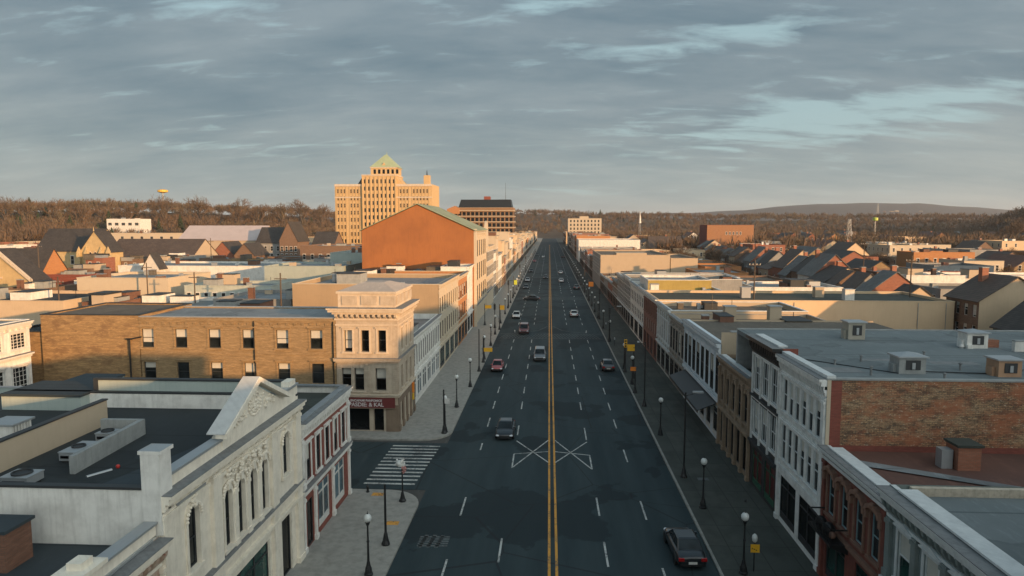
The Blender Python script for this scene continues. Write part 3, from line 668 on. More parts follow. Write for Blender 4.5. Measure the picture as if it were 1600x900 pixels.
m = MB(); m.lathe((-20.5,30.1,9.6), [(.07,0),(.09,.04),(.09,.11),(.05,.16),(.02,.17)], plain('red_plastic',(.5,.04,.03),.4)); m.own('roof_valve_cap', 'small red cap standing on the dark flat roof', 'valve cap')
m = MB(); m.add([(-20.5,26.2,9.61),(-16.5,26.2,9.61),(-16.5,36,9.61),(-17.6,36,9.61)], [(0,1,2,3)], TARB); m.box(-20.6,-16.4,26.0,26.2,9.6,9.66,GALV); m.own('roofing_patch', 'lighter triangular roofing patch behind the parapet of the white ornate building', 'roofing patch')
# -- low ornate building at the bottom left corner
c = Bld('low_ornate_building', 'low plaster-fronted building with a dark flat roof in the bottom left corner', 'building', -40, LX-.02, 4, 25.38)
PTR = paint('reddish_plaster', (.50,.40,.31), .8, .7, (.28,.14,.09), 2.0, peel=(.26,.09,.06))
c.wall('E', 0, 8.6, PTR, [row(7, 4.6, 1.0, 2.4, style='archlow', sur='arch', sm=CHW), row(4, .5, 3.6, 2.9, style='shop', fm=DARK, name='shop_window')], rec=.15)
c.wall('S', 0, 8.6, WWL, name='side_wall'); c.wall('W', 0, 8.6, WWL, name='rear_wall')
c.roof(8.6, .4, TARB, WWL, cm=GALV, faces='SEW', cw=.5)
c.cornice('E', 8.3, [(-.9,-.75,.1), (-.4,-.2,.22), (-.2,0,.42), (0,.16,.55), (.16,.24,.6)], CHW, (.55,.2,-.72,-.22,.36), PTR)
c.pil('E', [.4+i*3.02 for i in range(8)], .4, .13, 7.4, .16, CHW)
p = c.part('a', 'E')
for u_ in (16.4,): p.box(u_, u_+1.1, -.35, .5, 8.84, 9.5, CHW); p.box(u_-.1, u_+1.2, -.48, .58, 9.5, 9.66, CHW); p.box(u_+.25, u_+.85, -.2, .3, 9.66, 9.9, CHW)
p.box(17.5, 21.3, .05, .45, 8.7, 9.15, CHW); p.box(17.5, 21.3, -.04, .52, 9.15, 9.24, GALV); p.build('parapet_blocks', c.root)
m = MB(); RB = brick('brown_brick', (.17,.075,.045), (.22,.10,.06), (.12,.08,.06), 1, .5)
m.box(-21.9, -20.2, 23.0, 24.3, 8.2, 9.7, RB); m.box(-22.0, -20.1, 22.9, 24.4, 9.7, 9.82, TARB); m.own('brick_roof_hatch', 'square brown brick roof box with flat cap on the bottom left dark roof', 'roof box')
# -- red and white two-storey
c = Bld('red_and_white_building', 'red brick building with white window surrounds and blue shop glass beside the side street', 'building', -30, LX+.02, 40.64, 50.9)
c.wall('E', 0, 8.6, REDB, [row(5, 4.6, .85, 2.35, u0=.5, u1=9.8, style='sash', sur='cap', sm=WWL, fm=DARK, pm=GL), row(2, .5, 2.3, 3.0, u0=2.5, u1=9.6, style='shop', fm=WHITE, pm=GLB, name='shop_window'), row(1, .14, 1.1, 3.1, u0=.6, u1=2.4, style='plain', fm=DARK, pm=GLD, name='door')], rec=.1)
c.wall('N', 0, 8.6, TANB, name='side_wall'); c.wall('W', 0, 8.6, TANB, name='rear_wall')
c.roof(8.6, .5, GRNR, WWL, cm=METR, faces='EN', cw=.5)
c.cornice('E', 8.15, [(-.62,.02,.06), (-.1,.1,.22), (.1,.3,.34), (.3,.44,.42)], WWL, (.5,.16,-.5,-.1,.22), WWL)
c.cornice('E', 4.0, [(-.25,-.05,.1), (-.05,.18,.26), (.18,.26,.32)], WWL, name='belt_course')
c.pil('E', [.28, 2.4, 6.1, 10.0], .3, .13, 3.75, .14, WWL); c.pil('E', [.28, 10.0], .4, 4.3, 7.5, .14, WWL)

# ================================================================ corner building and its brick wing
CY = 66.6
c = Bld('stone_corner_building', 'four-storey stone corner building with bracketed cornice above a maroon shop sign', 'building', -21.6, -15.4, CY, 74.8)
SB = glass('pane_sky', (.04,.05,.055), .1)
DKB = paint('brown_stone', (.20,.145,.10), .8, .5, (.10,.07,.05), 1.2)
wr = dict(style='sash', fm=DARK, pm=GLD)
c.wall('S', 0, 12.6, STONE, [row(3, 8.25, .85, 2.2, u0=.35, u1=5.5, sur='cap', sm=STONEL, **wr), row(2, 4.3, 1.0, 2.3, u0=.3, u1=2.9, sur='sill', sm=STONEL, **wr), row(1, 4.3, 1.1, 2.3, u0=3.3, u1=5.6, sur='sill', sm=STONEL, **wr),
     row(1, .14, 4.4, 2.7, u0=.1, u1=4.9, style='plain', fm=DARK, pm=GLD, name='shop_entrance')], rec=.45)
c.wall('E', 0, 12.6, STONE, [row(3, 8.25, .85, 2.2, u0=.9, u1=7.4, sur='cap', sm=STONEL, **wr), row(3, 4.3, .95, 2.3, u0=.9, u1=7.4, sur='sill', sm=STONEL, **wr), row(3, .8, .9, 2.0, u0=1.0, u1=7.2, style='sash', fm=DARK, pm=GLD)], rec=.25)
c.wall('N', 8, 12.6, STONE, name='side_wall'); c.wall('W', 11, 12.6, STONE, name='rear_wall')
for F_ in 'SE':
    c.cornice(F_, 12.4, [(-1.5,-1.35,.06), (-.95,-.75,.12), (-.34,-.1,.3), (-.1,.15,.62), (.15,.3,.75)], STONEL, (.52,.22,-.74,-.34,.44), STONEL, e=.75 if F_ == 'S' else -.065)
    c.cornice(F_, 7.4, [(-.3,-.1,.1), (-.1,.12,.26), (.12,.2,.32)], STONE, e=.3 if F_ == 'S' else -.065, name='belt_course')
    c.cornice(F_, 3.75, [(-.1,.1,.12), (.1,.22,.26)], STONEL, e=.26 if F_ == 'S' else -.065, name='belt_course')
p = MB(); p.box(-21.4, -15.6, CY+.2, 74.6, 12.6, 14.1, STONEL); p.box(-21.55, -15.45, CY+.05, 74.75, 14.1, 14.32, STONEL)
for i in range(3): p.box(-21.0+i*1.95, -19.4+i*1.95, CY+.12, CY+.2, 12.95, 13.85, STONE)
for i in range(4): p.box(-15.6, -15.52, CY+.6+i*1.95, CY+2.2+i*1.95, 12.95, 13.85, STONE)
p.build('attic_wall', c.root)
p = MB(); ROOFP = roofm('pink_roof', (.45,.38,.32), (.3,.27,.25), .7, 0); p.add([(-21.5,CY+.1,14.32),(-15.5,CY+.1,14.32),(-15.5,74.7,14.32),(-21.5,74.7,14.32),(-19.6,CY+3,15.0),(-17.4,CY+3,15.0),(-17.4,72,15.0),(-19.6,72,15.0)], [(0,1,5,4),(1,2,6,5),(2,3,7,6),(3,0,4,7),(4,5,6,7)], ROOFP); p.build('roof', c.root)
p = c.part('rust', 'S')
for k in range(16):
    for u_ in (.28, 3.1, 5.92): p.box(u_-.24, u_+.24, -.05-.02*(k%2), .01, 4.05+k*.2, 4.2+k*.2, STONE)
p.T = c.part('x', 'E').T
for k in range(16):
    for u_ in (.28, 7.9): p.box(u_-.24, u_+.24, -.05-.02*(k%2), .01, 4.05+k*.2, 4.2+k*.2, STONE)
p.build('quoins', c.root)
p = c.part('cl', 'E'); p.box(-.03, 8.2, -.06, .02, 2.95, 3.6, DKB)
for u_ in (.35, 2.2, 4.1, 6.0, 7.85): p.box(u_-.3, u_+.3, -.1, .01, .13, 2.95, DKB); p.box(u_-.34, u_+.34, -.16, .005, .13, .7, DKB)
p.build('ground_floor_piers', c.root)
p = c.part('cl', 'S'); p.box(4.95, 6.23, -.1, .02, .13, 2.85, DKB); p.box(3.2, 3.65, .1, .5, .13, 2.84, STONE); p.build('entrance_column', c.root)
MAROON = paint('maroon_sign', (.13,.022,.02), .6, .25, streak=False); LET = plain('sign_white', (.62,.58,.56), .6)
p = c.part('sg', 'S'); p.box(.05, 5.9, -.28, -.10, 2.62, 3.62, MAROON); p.box(.02, 5.93, -.31, -.1, 2.55, 2.62, DKB); sg = p.build('shop_sign', c.root)
def text(s, x, y, z, size, ang, mt, parent, ext=.01, sx_=1):
    cu = bpy.data.curves.new('lettering', 'FONT'); cu.body = s; cu.size = size; cu.extrude = ext; cu.align_x = 'CENTER'; cu.align_y = 'CENTER'; cu.offset = .008
    cu.materials.append(mt); tmp = bpy.data.objects.new('tmp', cu); COL.objects.link(tmp); me = bpy.data.meshes.new_from_object(tmp.evaluated_get(bpy.context.evaluated_depsgraph_get())); bpy.data.objects.remove(tmp)
    o = bpy.data.objects.new('lettering', me); COL.objects.link(o)
    w = wl(parent) if parent else Vector((0,0,0)); o.parent = parent; o.location = (x-w[0], y-w[1], z-w[2]); o.rotation_euler = (R(90), 0, R(ang)); o.scale = (sx_, 1, 1); return o
text('ENCAPAMI PANPOMICE', -18.6, CY-.295, 3.35, .30, 0, LET, sg); text("PASDIE: & KAL", -18.6, CY-.295, 2.93, .56, 0, LET, sg)
m = MB(); YL = plain('yellow_plastic', (.70,.42,.03), .5); OR = plain('orange_plastic', (.75,.22,.02), .5)
m.box(-21.45, -21.1, CY-.75, CY-.4, .14, 1.1, YL); m.box(-21.42, -21.13, CY-.76, CY-.74, .55, .95, plain('sheet_white', (.6,.6,.58), .6)); m.own('newspaper_box', 'yellow newspaper box at the left end of the maroon-signed shop front', 'newspaper box')
m = MB(); m.cyl((-15.25, 73.6, .14), (-15.25, 73.6, 3.4), .05, .05, BLACK); m.box(-15.34, -15.16, 73.2, 73.6, 2.5, 3.6, OR); m.box(-15.33, -15.17, 73.25, 73.55, 1.7, 2.4, YL); m.own('shop_banner', 'narrow orange and yellow banner on a pole at the end of the stone corner building', 'banner')
# brick wing
c = Bld('tan_brick_building', 'long tan brick building with two rows of blinded windows left of the stone corner building', 'building', -41.9, -21.62, CY+.05, 75.5)
wr = dict(style='sash', fm=DARK, pm=GL, sur='cap', sm=TANB)
c.wall('S', 0, 11.6, TANB, [dict(n=6, z=8.5, w=1.28, h=1.9, u0=-.95, u1=20.0, blind=.72, **wr), dict(n=6, z=4.95, w=1.28, h=2.05, u0=-.85, u1=20.1, blind=.5, **wr), row(5, 1.2, 1.2, 2.1, u0=.5, u1=19.5, style='sash', fm=DARK)], rec=.22)
c.wall('N', 0, 11.6, TANB, name='rear_wall')
c.roof(11.6, .12, METR, TANB, cm=GALV, faces='SN')
c.cornice('S', 11.2, [(-.5,-.38,.05), (-.1,.1,.08), (.1,.3,.16)], TANB, (.8,.3,-.38,-.1,.08), TANB)
c.cornice('S', 7.9, [(-.06,.06,.04)], TANB, name='belt_course')
m = MB()
for u_ in (11.9, 20.0): m.cyl((-41.9+u_, CY-.05, 2), (-41.9+u_, CY-.05, 11.3), .06, .06, BLACK, 6)
m.build('downpipe', c.root)
c = Bld('blank_brick_building', 'windowless weathered tan brick side wall with a metal flue, left of the tan brick building', 'building', -52.3, -41.93, CY, 77)
c.wall('S', 0, 11.75, TANO); c.wall('W', 0, 11.75, TANO, name='side_wall'); c.wall('N', 0, 11.75, TANO, name='rear_wall'); c.wall('E', 11, 11.75, TANO, name='side_wall')
c.roof(11.75, .12, BRNR, TANO, cm=DARK)
m = MB(); m.cyl((-42.9, CY-.2, 5), (-42.9, CY-.2, 9.4), .09, .09, BLACK); m.cyl((-42.9, CY-.2, 9.35), (-41.6, CY-.2, 9.6), .07, .07, BLACK); m.box(-43.2, -42.6, CY-.3, CY-.1, 9.3, 9.45, BLACK); m.build('flue', c.root)
c = Bld('lower_brick_annex', 'lower worn tan brick annex between the white corner house and the blank brick wall', 'building', -56.6, -52.33, CY+.4, 76)
c.wall('S', 0, 9.9, TANO); c.wall('N', 0, 9.9, TANO, name='rear_wall'); c.wall('W', 0, 9.9, TANO, name='side_wall'); c.roof(9.9, .1, TARR, TANO, cm=DARK)
# white house at the left edge
c = Bld('white_bay_house', 'white house with many-paned windows and bracketed eaves at the left edge', 'building', -66, -51.5, 55.3, 64.0)
wr = dict(style='multi', fm=WHITE, pm=GL, sur='cap', sm=WHITE)
c.wall('E', 0, 11.6, WWL, [row(3, 9.0, 1.9, 1.5, **wr), row(3, 4.9, 1.9, 2.3, **wr), row(3, 1.0, 1.9, 2.3, **wr)])
c.wall('S', 0, 11.6, WWL, [row(5, 9.0, 1.5, 1.5, **wr), row(5, 4.9, 1.5, 2.3, **wr)]); c.wall('N', 0, 11.6, WWL, name='rear_wall')
c.roof(11.6, .1, METR, WWL)
for F_ in 'SE':
    c.cornice(F_, 11.3, [(-.2,0,.3), (0,.18,.5), (.18,.3,.62)], WHITE, (.7,.14,-.55,-.2,.3), WHITE, e=.6 if F_ == 'S' else -.065); c.cornice(F_, 8.3, [(-.25,0,.2), (0,.15,.45)], WHITE, e=.4 if F_ == 'S' else -.065, name='belt_course')
# small roofs in front of them along the side street
c = Bld('low_blue_roof_building', 'low building with a blue-grey flat roof in front of the blank brick wall', 'building', -48, -29.0, 41.1, 50.6)
c.wall('S', 0, 8.2, TEAL); c.wall('E', 0, 8.2, TEAL, name='side_wall'); c.wall('N', 0, 8.2, TEAL, name='rear_wall'); c.roof(8.2, .5, TARB, TEAL, cm=GALV)
c = Bld('low_dark_roof_building', 'low building with a dark roof at the left edge behind the roof machines', 'building', -60, -34.05, 25.5, 41)
c.wall('S', 0, 8.4, WWL); c.wall('E', 0, 8.4, WWL, name='side_wall'); c.wall('N', 0, 8.4, TEAL, name='rear_wall'); c.roof(8.4, .5, TARR, TEAL, cm=GALV)

# ================================================================ left row, further up
def shopfronts(c, face, n, L_, fm=DARK, pm=GLD, z1=3.3, skip=()):
    return row(n, .4, L_/n*.72, z1-.4, style='shop', fm=fm, pm=pm, name='shop_window', skip=skip)
def rowbld(name, label, side, y0, y1, h, mat, ups, trim, depth=22, ns=2, roofmat=TARR, corn=None, brk=None, pil=None, sfm=DARK, spm=GLD, belt=4.0, smat=None, par=.6, far=False, xo=0, cut=None, sides=True, rec=.035, sh=True, nc=5):
    if side < 0: c = Bld(name, label, 'building', LX-depth+xo, LX+xo, y0+.01, y1-.01); F_ = 'E'
    else: c = Bld(name, label, 'building', 16+xo, 16+xo+depth, y0+.01, y1-.01); F_ = 'W'
    Ln = y1-y0-.02; smat = smat or mat
    rows = list(ups)
    if sh: rows.append(row(ns, .45, Ln/ns*.74, 2.75, style='shop', fm=sfm, pm=spm, name='shop_window', far=False))
    c.wall(F_, 0, h, mat, rows, name='facade', rec=rec)
    c.wall('S', 0, h, smat, name='side_wall'); c.wall('N', 0, h, smat, name='side_wall'); c.wall('W' if side < 0 else 'E', 0, h, smat, name='rear_wall')
    c.roof(h, par, roofmat, smat, cm=trim, faces='SEWN')
    c.cornice(F_, h-.15, corn or [(-.55,-.4,.08), (-.2,0,.2), (0,.14,.36), (.14,.24,.42)], trim, brk or (.6,.16,-.5,-.2,.22), trim)
    if belt: c.cornice(F_, belt-.35, [(-.2,0,.12), (0,.2,.24)], trim, name='belt_course')
    if pil:
        n, w, pr, z0, z1 = pil
        c.pil(F_, [w/2+(Ln-w)*i/n for i in range(n+1)], w, z0, z1, pr*.4, trim)
    clutter(c, h-par, nc)
    return c
TAN3 = paint('dull_tan', (.36,.26,.16), .85, .35, (.22,.17,.11), .5)
LBR = paint('light_cream', (.50,.42,.31), .75, .3, (.4,.33,.25), 1)
def clutter(c, z, n, x0=None, x1=None, y0=None, y1=None):      # vents, skylights, ducts and little sheds on a flat roof
    x0, x1, y0, y1 = x0 or c.x0+1, x1 or c.x1-1, y0 or c.y0+1, y1 or c.y1-1
    for k in range(n):
        ax, ay = rnd.uniform(x0, x1), rnd.uniform(y0, y1); t_ = rnd.choice('vvvcsdpbb'); p = MB(); mt = rnd.choice([GALV, GREYC, WWL, RB, CRM, DARK, BRNR])
        if t_ == 'v': w_ = rnd.uniform(.25, .6); h_ = rnd.uniform(.4, 1.0); p.box(ax-w_, ax+w_, ay-w_, ay+w_, z, z+h_, mt); p.box(ax-w_-.06, ax+w_+.06, ay-w_-.06, ay+w_+.06, z+h_, z+h_+.07, GALV); p.build('roof_vent', c.root)
        elif t_ == 'c': h_ = rnd.uniform(1.2, 2.0); p.box(ax-.4, ax+.4, ay-.4, ay+.4, z, z+h_, RB); p.box(ax-.46, ax+.46, ay-.46, ay+.46, z+h_, z+h_+.1, GREYC); p.build('chimney', c.root)
        elif t_ == 's': p.box(ax-1, ax+1, ay-.7, ay+.7, z, z+.3, GALV); p.prism([(ax-1, z+.3), (ax+1, z+.3), (ax, z+.65)], ay-.7, ay+.7, GLB); p.build('skylight', c.root)
        elif t_ == 'd': l_ = rnd.uniform(1.5, 4); p.box(ax, min(ax+l_, x1), ay-.2, ay+.2, z+.15, z+.5, GALV); p.box(ax, ax+.5, ay-.35, ay+.35, z, z+.8, GALV); p.build('duct', c.root)
        elif t_ == 'p': p.cyl((ax, ay, z), (ax, ay, z+rnd.uniform(1.2, 2.8)), .05, .04, BLACK, 5); p.cyl((ax-.5, ay, z+1.1), (ax+.5, ay, z+1.1), .025, .025, BLACK, 4); p.build('aerial', c.root)
        else: w_ = rnd.uniform(.8, 1.8); l_ = rnd.uniform(1, 2.5); h_ = rnd.uniform(.9, 1.8); p.box(ax-w_, ax+w_, ay-l_, ay+l_, z-.1, z+h_, mt); p.box(ax-w_-.05, ax+w_+.05, ay-l_-.05, ay+l_+.05, z+h_, z+h_+.08, DARK); p.build('roof_shed', c.root)
c = rowbld('white_colonnade_building', 'two-storey white building with a row of narrow windows just beyond the stone corner building', -1, 74.85, 94.9, 8.3, WWL, [row(14, 4.5, .95, 2.5, style='plain', fm=WHITE, pm=GLD, sur='sill', sm=WWL)], WWL, 14, 6, METR, pil=(14, .28, .16, 4.1, 7.5), spm=GLB, sfm=WHITE)
c = rowbld('cream_three_storey_building', 'cream three-storey building with a wide blank tan side wall', -1, 94.9, 115, 12.5, LBR, [row(9, 8.3, 1.25, 2.3, fm=LBR, pm=GLD, style='plain', sur='sill', sm=LBR), row(9, 4.6, 1.25, 2.5, fm=LBR, pm=GLD, style='plain', sur='sill', sm=LBR)], LBR, 21, 4, METR, smat=TAN3, pil=(3, .4, .14, 4.1, 11.5), spm=GLG)
c = rowbld('orange_brick_building', 'orange brick three-storey building between two pale ones on the sunlit side of the avenue', -1, 115, 128, 12.1, brick('orange_brick', (.42,.17,.06), (.48,.21,.08), (.34,.2,.1), 1, .3), [row(5, 8.1, 1.3, 2.3, fm=DARK, pm=GLD, sur='sill', sm=LBR), row(5, 4.6, 1.3, 2.4, fm=DARK, pm=GLD, sur='sill', sm=LBR)], LBR, 21, 3)
c = rowbld('narrow_white_building', 'narrow plain white building front of the orange gabled hall', -1, 128, 137.2, 12.9, WWL, [row(3, 8.6, 1.0, 2.2, fm=WHITE), row(3, 4.6, 1.0, 2.2, fm=WHITE)], WWL, 5, 2, nc=1)
c = Bld('low_rear_building', 'low dark-roofed rear building at the foot of the orange gable wall', 'building', -38, -21, 128.2, 137); c.wall('S', 0, 11.9, RB); c.wall('W', 0, 11.9, RB, name='side_wall'); c.roof(11.9, .3, BRNR, RB); clutter(c, 11.6, 9)
# the orange hall
c = Bld('orange_gabled_hall', 'huge blank orange gable-ended hall with a pale green roof', 'hall', -38.4, -15.5, 137.3, 163)
LN = c.x1-c.x0; c.wall('S', 0, 19.7, ORNG, gable=24.9, name='gable_wall'); c.wall('N', 0, 19.7, ORNG, gable=24.9, name='rear_gable'); c.wall('W', 0, 19.7, ORNG, name='side_wall')
c.wall('E', 0, 19.7, LBR, [row(6, 14.2, 2.3, 3.4, fm=DARK, pm=GLD, style='plain'), row(6, 9.2, 2.3, 3.6, fm=DARK, pm=GLD, style='plain'), row(6, 4.8, 2.3, 3.2, fm=DARK, pm=GLD, style='plain')], name='facade', rec=.04)
GRN2 = roofm('green_roof', (.27,.30,.19), (.18,.21,.14), .7, 3)
p = MB(); mx = (c.x0+c.x1)/2
for xa in (c.x0-.4, c.x1+.5):
    p.T = None; za = 19.6
    p.add([(xa, 137.0, za), (mx, 137.0, 25.02), (mx, 163.4, 25.02), (xa, 163.4, za), (xa, 137.0, za+.12), (mx, 137.0, 25.14), (mx, 163.4, 25.14), (xa, 163.4, za+.12)], [(0,1,2,3),(7,6,5,4),(0,4,5,1),(3,2,6,7),(0,3,7,4)], GRN2)
p.build('roof', c.root)
c.cornice('E', 19.2, [(-.4,-.2,.1), (-.2,.1,.34)], LBR); c.pil('E', [.5+i*4.12 for i in range(7)], .7, 4.2, 18.6, .12, LBR)
c.cornice('E', 4.0, [(-.3,.1,.4)], LBR, name='belt_course')
p = MB(); p.box(-15.55, -15.0, 137.32, 138.6, 0, 20.0, LBR); p.build('corner_pier', c.root)
c = Bld('tall_round_topped_building', 'tall cream building front with a rounded top beside the green roof of the hall', 'building', -34, -15.4, 163.2, 184)
PE = 5.2
p = MB(fr(-15.4, 163.2, 90)); prof = [(0,0), (20.8,0), (20.8,15.5), (5.8,15.5), (5.8,18.6)]+[(2.9+2.9*math.cos(math.pi*i/10), 18.6+3.2*math.sin(math.pi*i/10)) for i in range(1, 10)]+[(0,18.6)]
p.prism(prof, 0, .5, LBR); p.build('facade', c.root)
c.wall('S', 0, 18.5, LBR, name='side_wall', u=(17.0, 18.1)); c.wall('S', 0, 15.5, LBR, name='side_wall', u=(0, 17)); c.wall('N', 0, 15.5, CRM, name='side_wall'); c.roof(15.5, .4, TARR, CRM)
f_ = fr(-15.4, 163.2, 90)
for z in (4.8, 8.4, 12.0):
    for k in range(8):
        o = bpy.data.objects.new('window', far_win(1.3, 2.2, WHITE, GL)); COL.objects.link(o); o.parent = c.root; o.location = Vector(f_((1.6+k*2.5, -.14, z)))-c.root.location; o.rotation_euler = (0, 0, R(90))
c.cornice('E', 15.3, [(-.2,.2,.35)], LBR, u=(5.9, 20.8)); c.cornice('E', 4.2, [(-.2,.2,.35)], LBR, name='belt_course')
# the rest of both rows, away up the avenue
PAL = {'cream': LBR, 'white': WWL, 'peach': PEACH, 'tan': CRM, 'red brick': brick('far_red_brick', (.26,.085,.05), (.33,.12,.07), (.24,.15,.11), 1.4, .4), 'brown brick': brick('far_brown_brick', (.17,.10,.065), (.23,.14,.09), (.17,.13,.1), 1.4, .4),
       'grey': paint('far_grey', (.27,.27,.26), .8, .4), 'orange brick': MAT['orange_brick'], 'tan brick': TANB}
ORD = ['first','second','third','fourth','fifth','sixth','seventh','eighth','ninth','tenth','eleventh','twelfth','thirteenth','fourteenth','fifteenth','sixteenth','seventeenth','eighteenth','nineteenth','twentieth']
def ordn(i):
    if i < 20: return ORD[i]
    n = i+1; T = ['twent','thirt','fort','fift','sixt','sevent','eight','ninet'][n//10-2] if n < 100 else 'hundred'
    return T+'ieth' if n % 10 == 0 else T+'y-'+ORD[n % 10-1]
def farrow(side, y0, spec, ref):
    y = y0; cnt = {}
    for i, (ln, h, col) in enumerate(spec):
        st = max(2, int((h-1)//3.7)); k = max(2, int(ln/2.6))
        ups = [row(k, 4.6+j*3.5, 1.35, 2.2, pm=GLD, fm=WHITE if i % 3 else DARK, far=True) for j in range(st-1) if 4.6+j*3.5+2.2 < h-.6]
        cnt[col] = cnt.get(col, 0)+1
        c = rowbld('row_building', f"{['','','two','three','four','five','six','seven'][min(st,7)]}-storey {col} shopfront building, {ordn(cnt[col]-1)} {col} one beyond the {ref}", side, y, y+ln, h, PAL[col], ups, LBR if col in ('cream','tan','peach') else (WWL if i % 2 else PAL['grey']), 20+(i*7 % 9), max(2, int(ln/6)), [TARR, METR, BRNR, GREYR][i % 4], par=.5)
        c.root['group'] = 'shopfront buildings receding along the avenue'
        y += ln
farrow(-1, 184.2, [(14,13.5,'white'),(9,17.5,'cream'),(15,12,'white'),(12,15.5,'peach'),(8,10,'red brick'),(14,14.5,'cream'),(10,18,'cream'),(14,11,'peach'),(9,15.5,'white'),(14,12.5,'tan'),(11,9.5,'orange brick'),(13,16,'peach'),(16,11.5,'cream'),(15,13.5,'tan'),(24,16,'tan'),(20,12,'red brick'),(26,14,'cream'),(24,12,'peach'),(30,15,'cream'),(30,12,'orange brick'),(36,13,'cream'),(40,12,'tan'),(46,13,'peach'),(50,12,'cream'),(60,13,'tan brick'),(60,11,'cream'),(70,12,'peach')], 'round-topped building')

# ================================================================ RIGHT ROW, near
RX = 16.0
GCO = paint('grey_green_front', (.20,.235,.225), .7, .45, (.10,.12,.11), 1.3); LTR = paint('light_trim', (.62,.64,.63), .65, .3, (.25,.27,.28), 2)
c = Bld('grey_green_building', 'grey-green ornate shop building with a broad pale cornice in the bottom right corner', 'building', RX, 46, 20.5, 32.6)
c.wall('W', 0, 8.6, GCO, [row(5, 4.5, 1.15, 2.3, u0=.5, u1=11.6, style='sash', sur='ped', sm=LTR, fm=LTR, pm=GLG), row(3, .5, 3.0, 2.9, style='shop', fm=DARK, pm=GLG, name='shop_window')], rec=.1)
c.wall('S', 0, 8.6, GCO, name='side_wall'); c.wall('N', 0, 8.6, GCO, name='side_wall')
c.roof(8.6, .45, GREYR, LTR, cm=LTR, faces='SW', cw=.9)
c.cornice('W', 8.1, [(-1.0,-.85,.08), (-.35,-.12,.2), (-.12,.15,.42), (.15,.32,.58), (.32,.42,.66)], LTR, (.5,.18,-.7,-.12,.36), GCO)
c.cornice('W', 3.9, [(-.3,0,.14), (0,.2,.3)], LTR, name='belt_course'); c.pil('W', [.3+i*2.3 for i in range(6)], .4, 4.15, 7.1, .16, GCO)
p = MB(); p.box(16.9, 45.9, 32.3, 32.56, 8.1, 8.55, paint('cream_flashing', (.55,.48,.38), .8, .6, (.22,.18,.14), 3)); p.build('party_parapet', c.root)
c = Bld('brown_red_building', 'dark red building with carved window hoods and rust-coloured roof below the brick side wall', 'building', RX+.04, 46, 32.62, 40.28)
DRED = paint('dark_red_front', (.19,.055,.038), .7, .5, (.08,.03,.025), 1.6); HOOD = paint('hood_stone', (.24,.13,.09), .7, .5, (.12,.07,.05), 3)
c.wall('W', 0, 8.0, DRED, [row(4, 4.2, 1.0, 2.5, u0=.3, u1=7.4, style='archlow', sur='hood', sm=HOOD, fm=paint('teal_frame', (.22,.33,.35), .6, .2), pm=GL), row(2, .4, 2.6, 2.7, style='shop', fm=DARK, pm=GLG, name='shop_window')], rec=.12)
c.wall('N', 0, 8.0, REDB, name='side_wall'); c.roof(8.0, .35, RUSTR, LTR, cm=LTR, faces='W', cw=.75)
c.cornice('W', 7.75, [(-.5,-.3,.16), (-.1,.1,.34), (.1,.24,.46)], LTR, (.32,.12,-.3,-.1,.26), DRED)
c.pil('W', [.18, 7.45], .32, .13, 7.3, .14, DRED); c.cornice('W', 3.6, [(-.15,.1,.2)], HOOD, name='belt_course')
p = c.part('bay', 'W'); p.prismu([(-.02,3.0),(-1.0,3.4),(-1.0,3.55),(-.02,3.55)], .5, 3.6, BLACK)
for k in range(16): p.cyl((.55+k*.2, -.95, 3.55), (.55+k*.2, -.95, 4.35), .02, .02, BLACK, 5)
p.box(.5, 3.6, -1.0, -.92, 4.35, 4.42, BLACK); p.box(.5, .56, -1.0, -.02, 4.35, 4.42, BLACK); p.box(3.54, 3.6, -1.0, -.02, 4.35, 4.42, BLACK); p.build('balcony', c.root)
p = c.part('shel', 'W'); p.ball((2.4,-.6,3.95), .38, BLACK, 9, 6); p.ball((1.3,-.6,3.9), .33, BLACK, 9, 6); p.ball((2.9,-.6,3.8), .2, HOOD, 8, 5); p.build('balcony_planter', c.root)
m = MB(); RDB = brick('chimney_brick', (.33,.11,.06), (.38,.15,.09), (.2,.14,.1), 1, .3); m.box(21.9, 23.1, 37.3, 38.5, 7.6, 8.95, RDB); m.box(21.8, 23.2, 37.2, 38.6, 8.95, 9.08, GRNR); m.box(21.2, 21.8, 37.6, 38.2, 7.6, 8.7, GALV)
m.own('brick_chimney', 'short square red brick chimney on the rust-coloured roof', 'chimney')
m = MB(); m.add([(17.2,38.5,7.72),(25,34.2,7.72),(25,33.5,7.72),(17.2,37.5,7.72)], [(0,1,2,3)], METR); m.box(24, 44, 32.62, 33.0, 7.66, 7.9, DARK); m.own('roof_patch', 'pale diagonal metal flashing across the rust-coloured roof', 'roof flashing')
W3 = paint('white_front', (.74,.74,.71), .7, .5, (.32,.32,.30), 1.6)
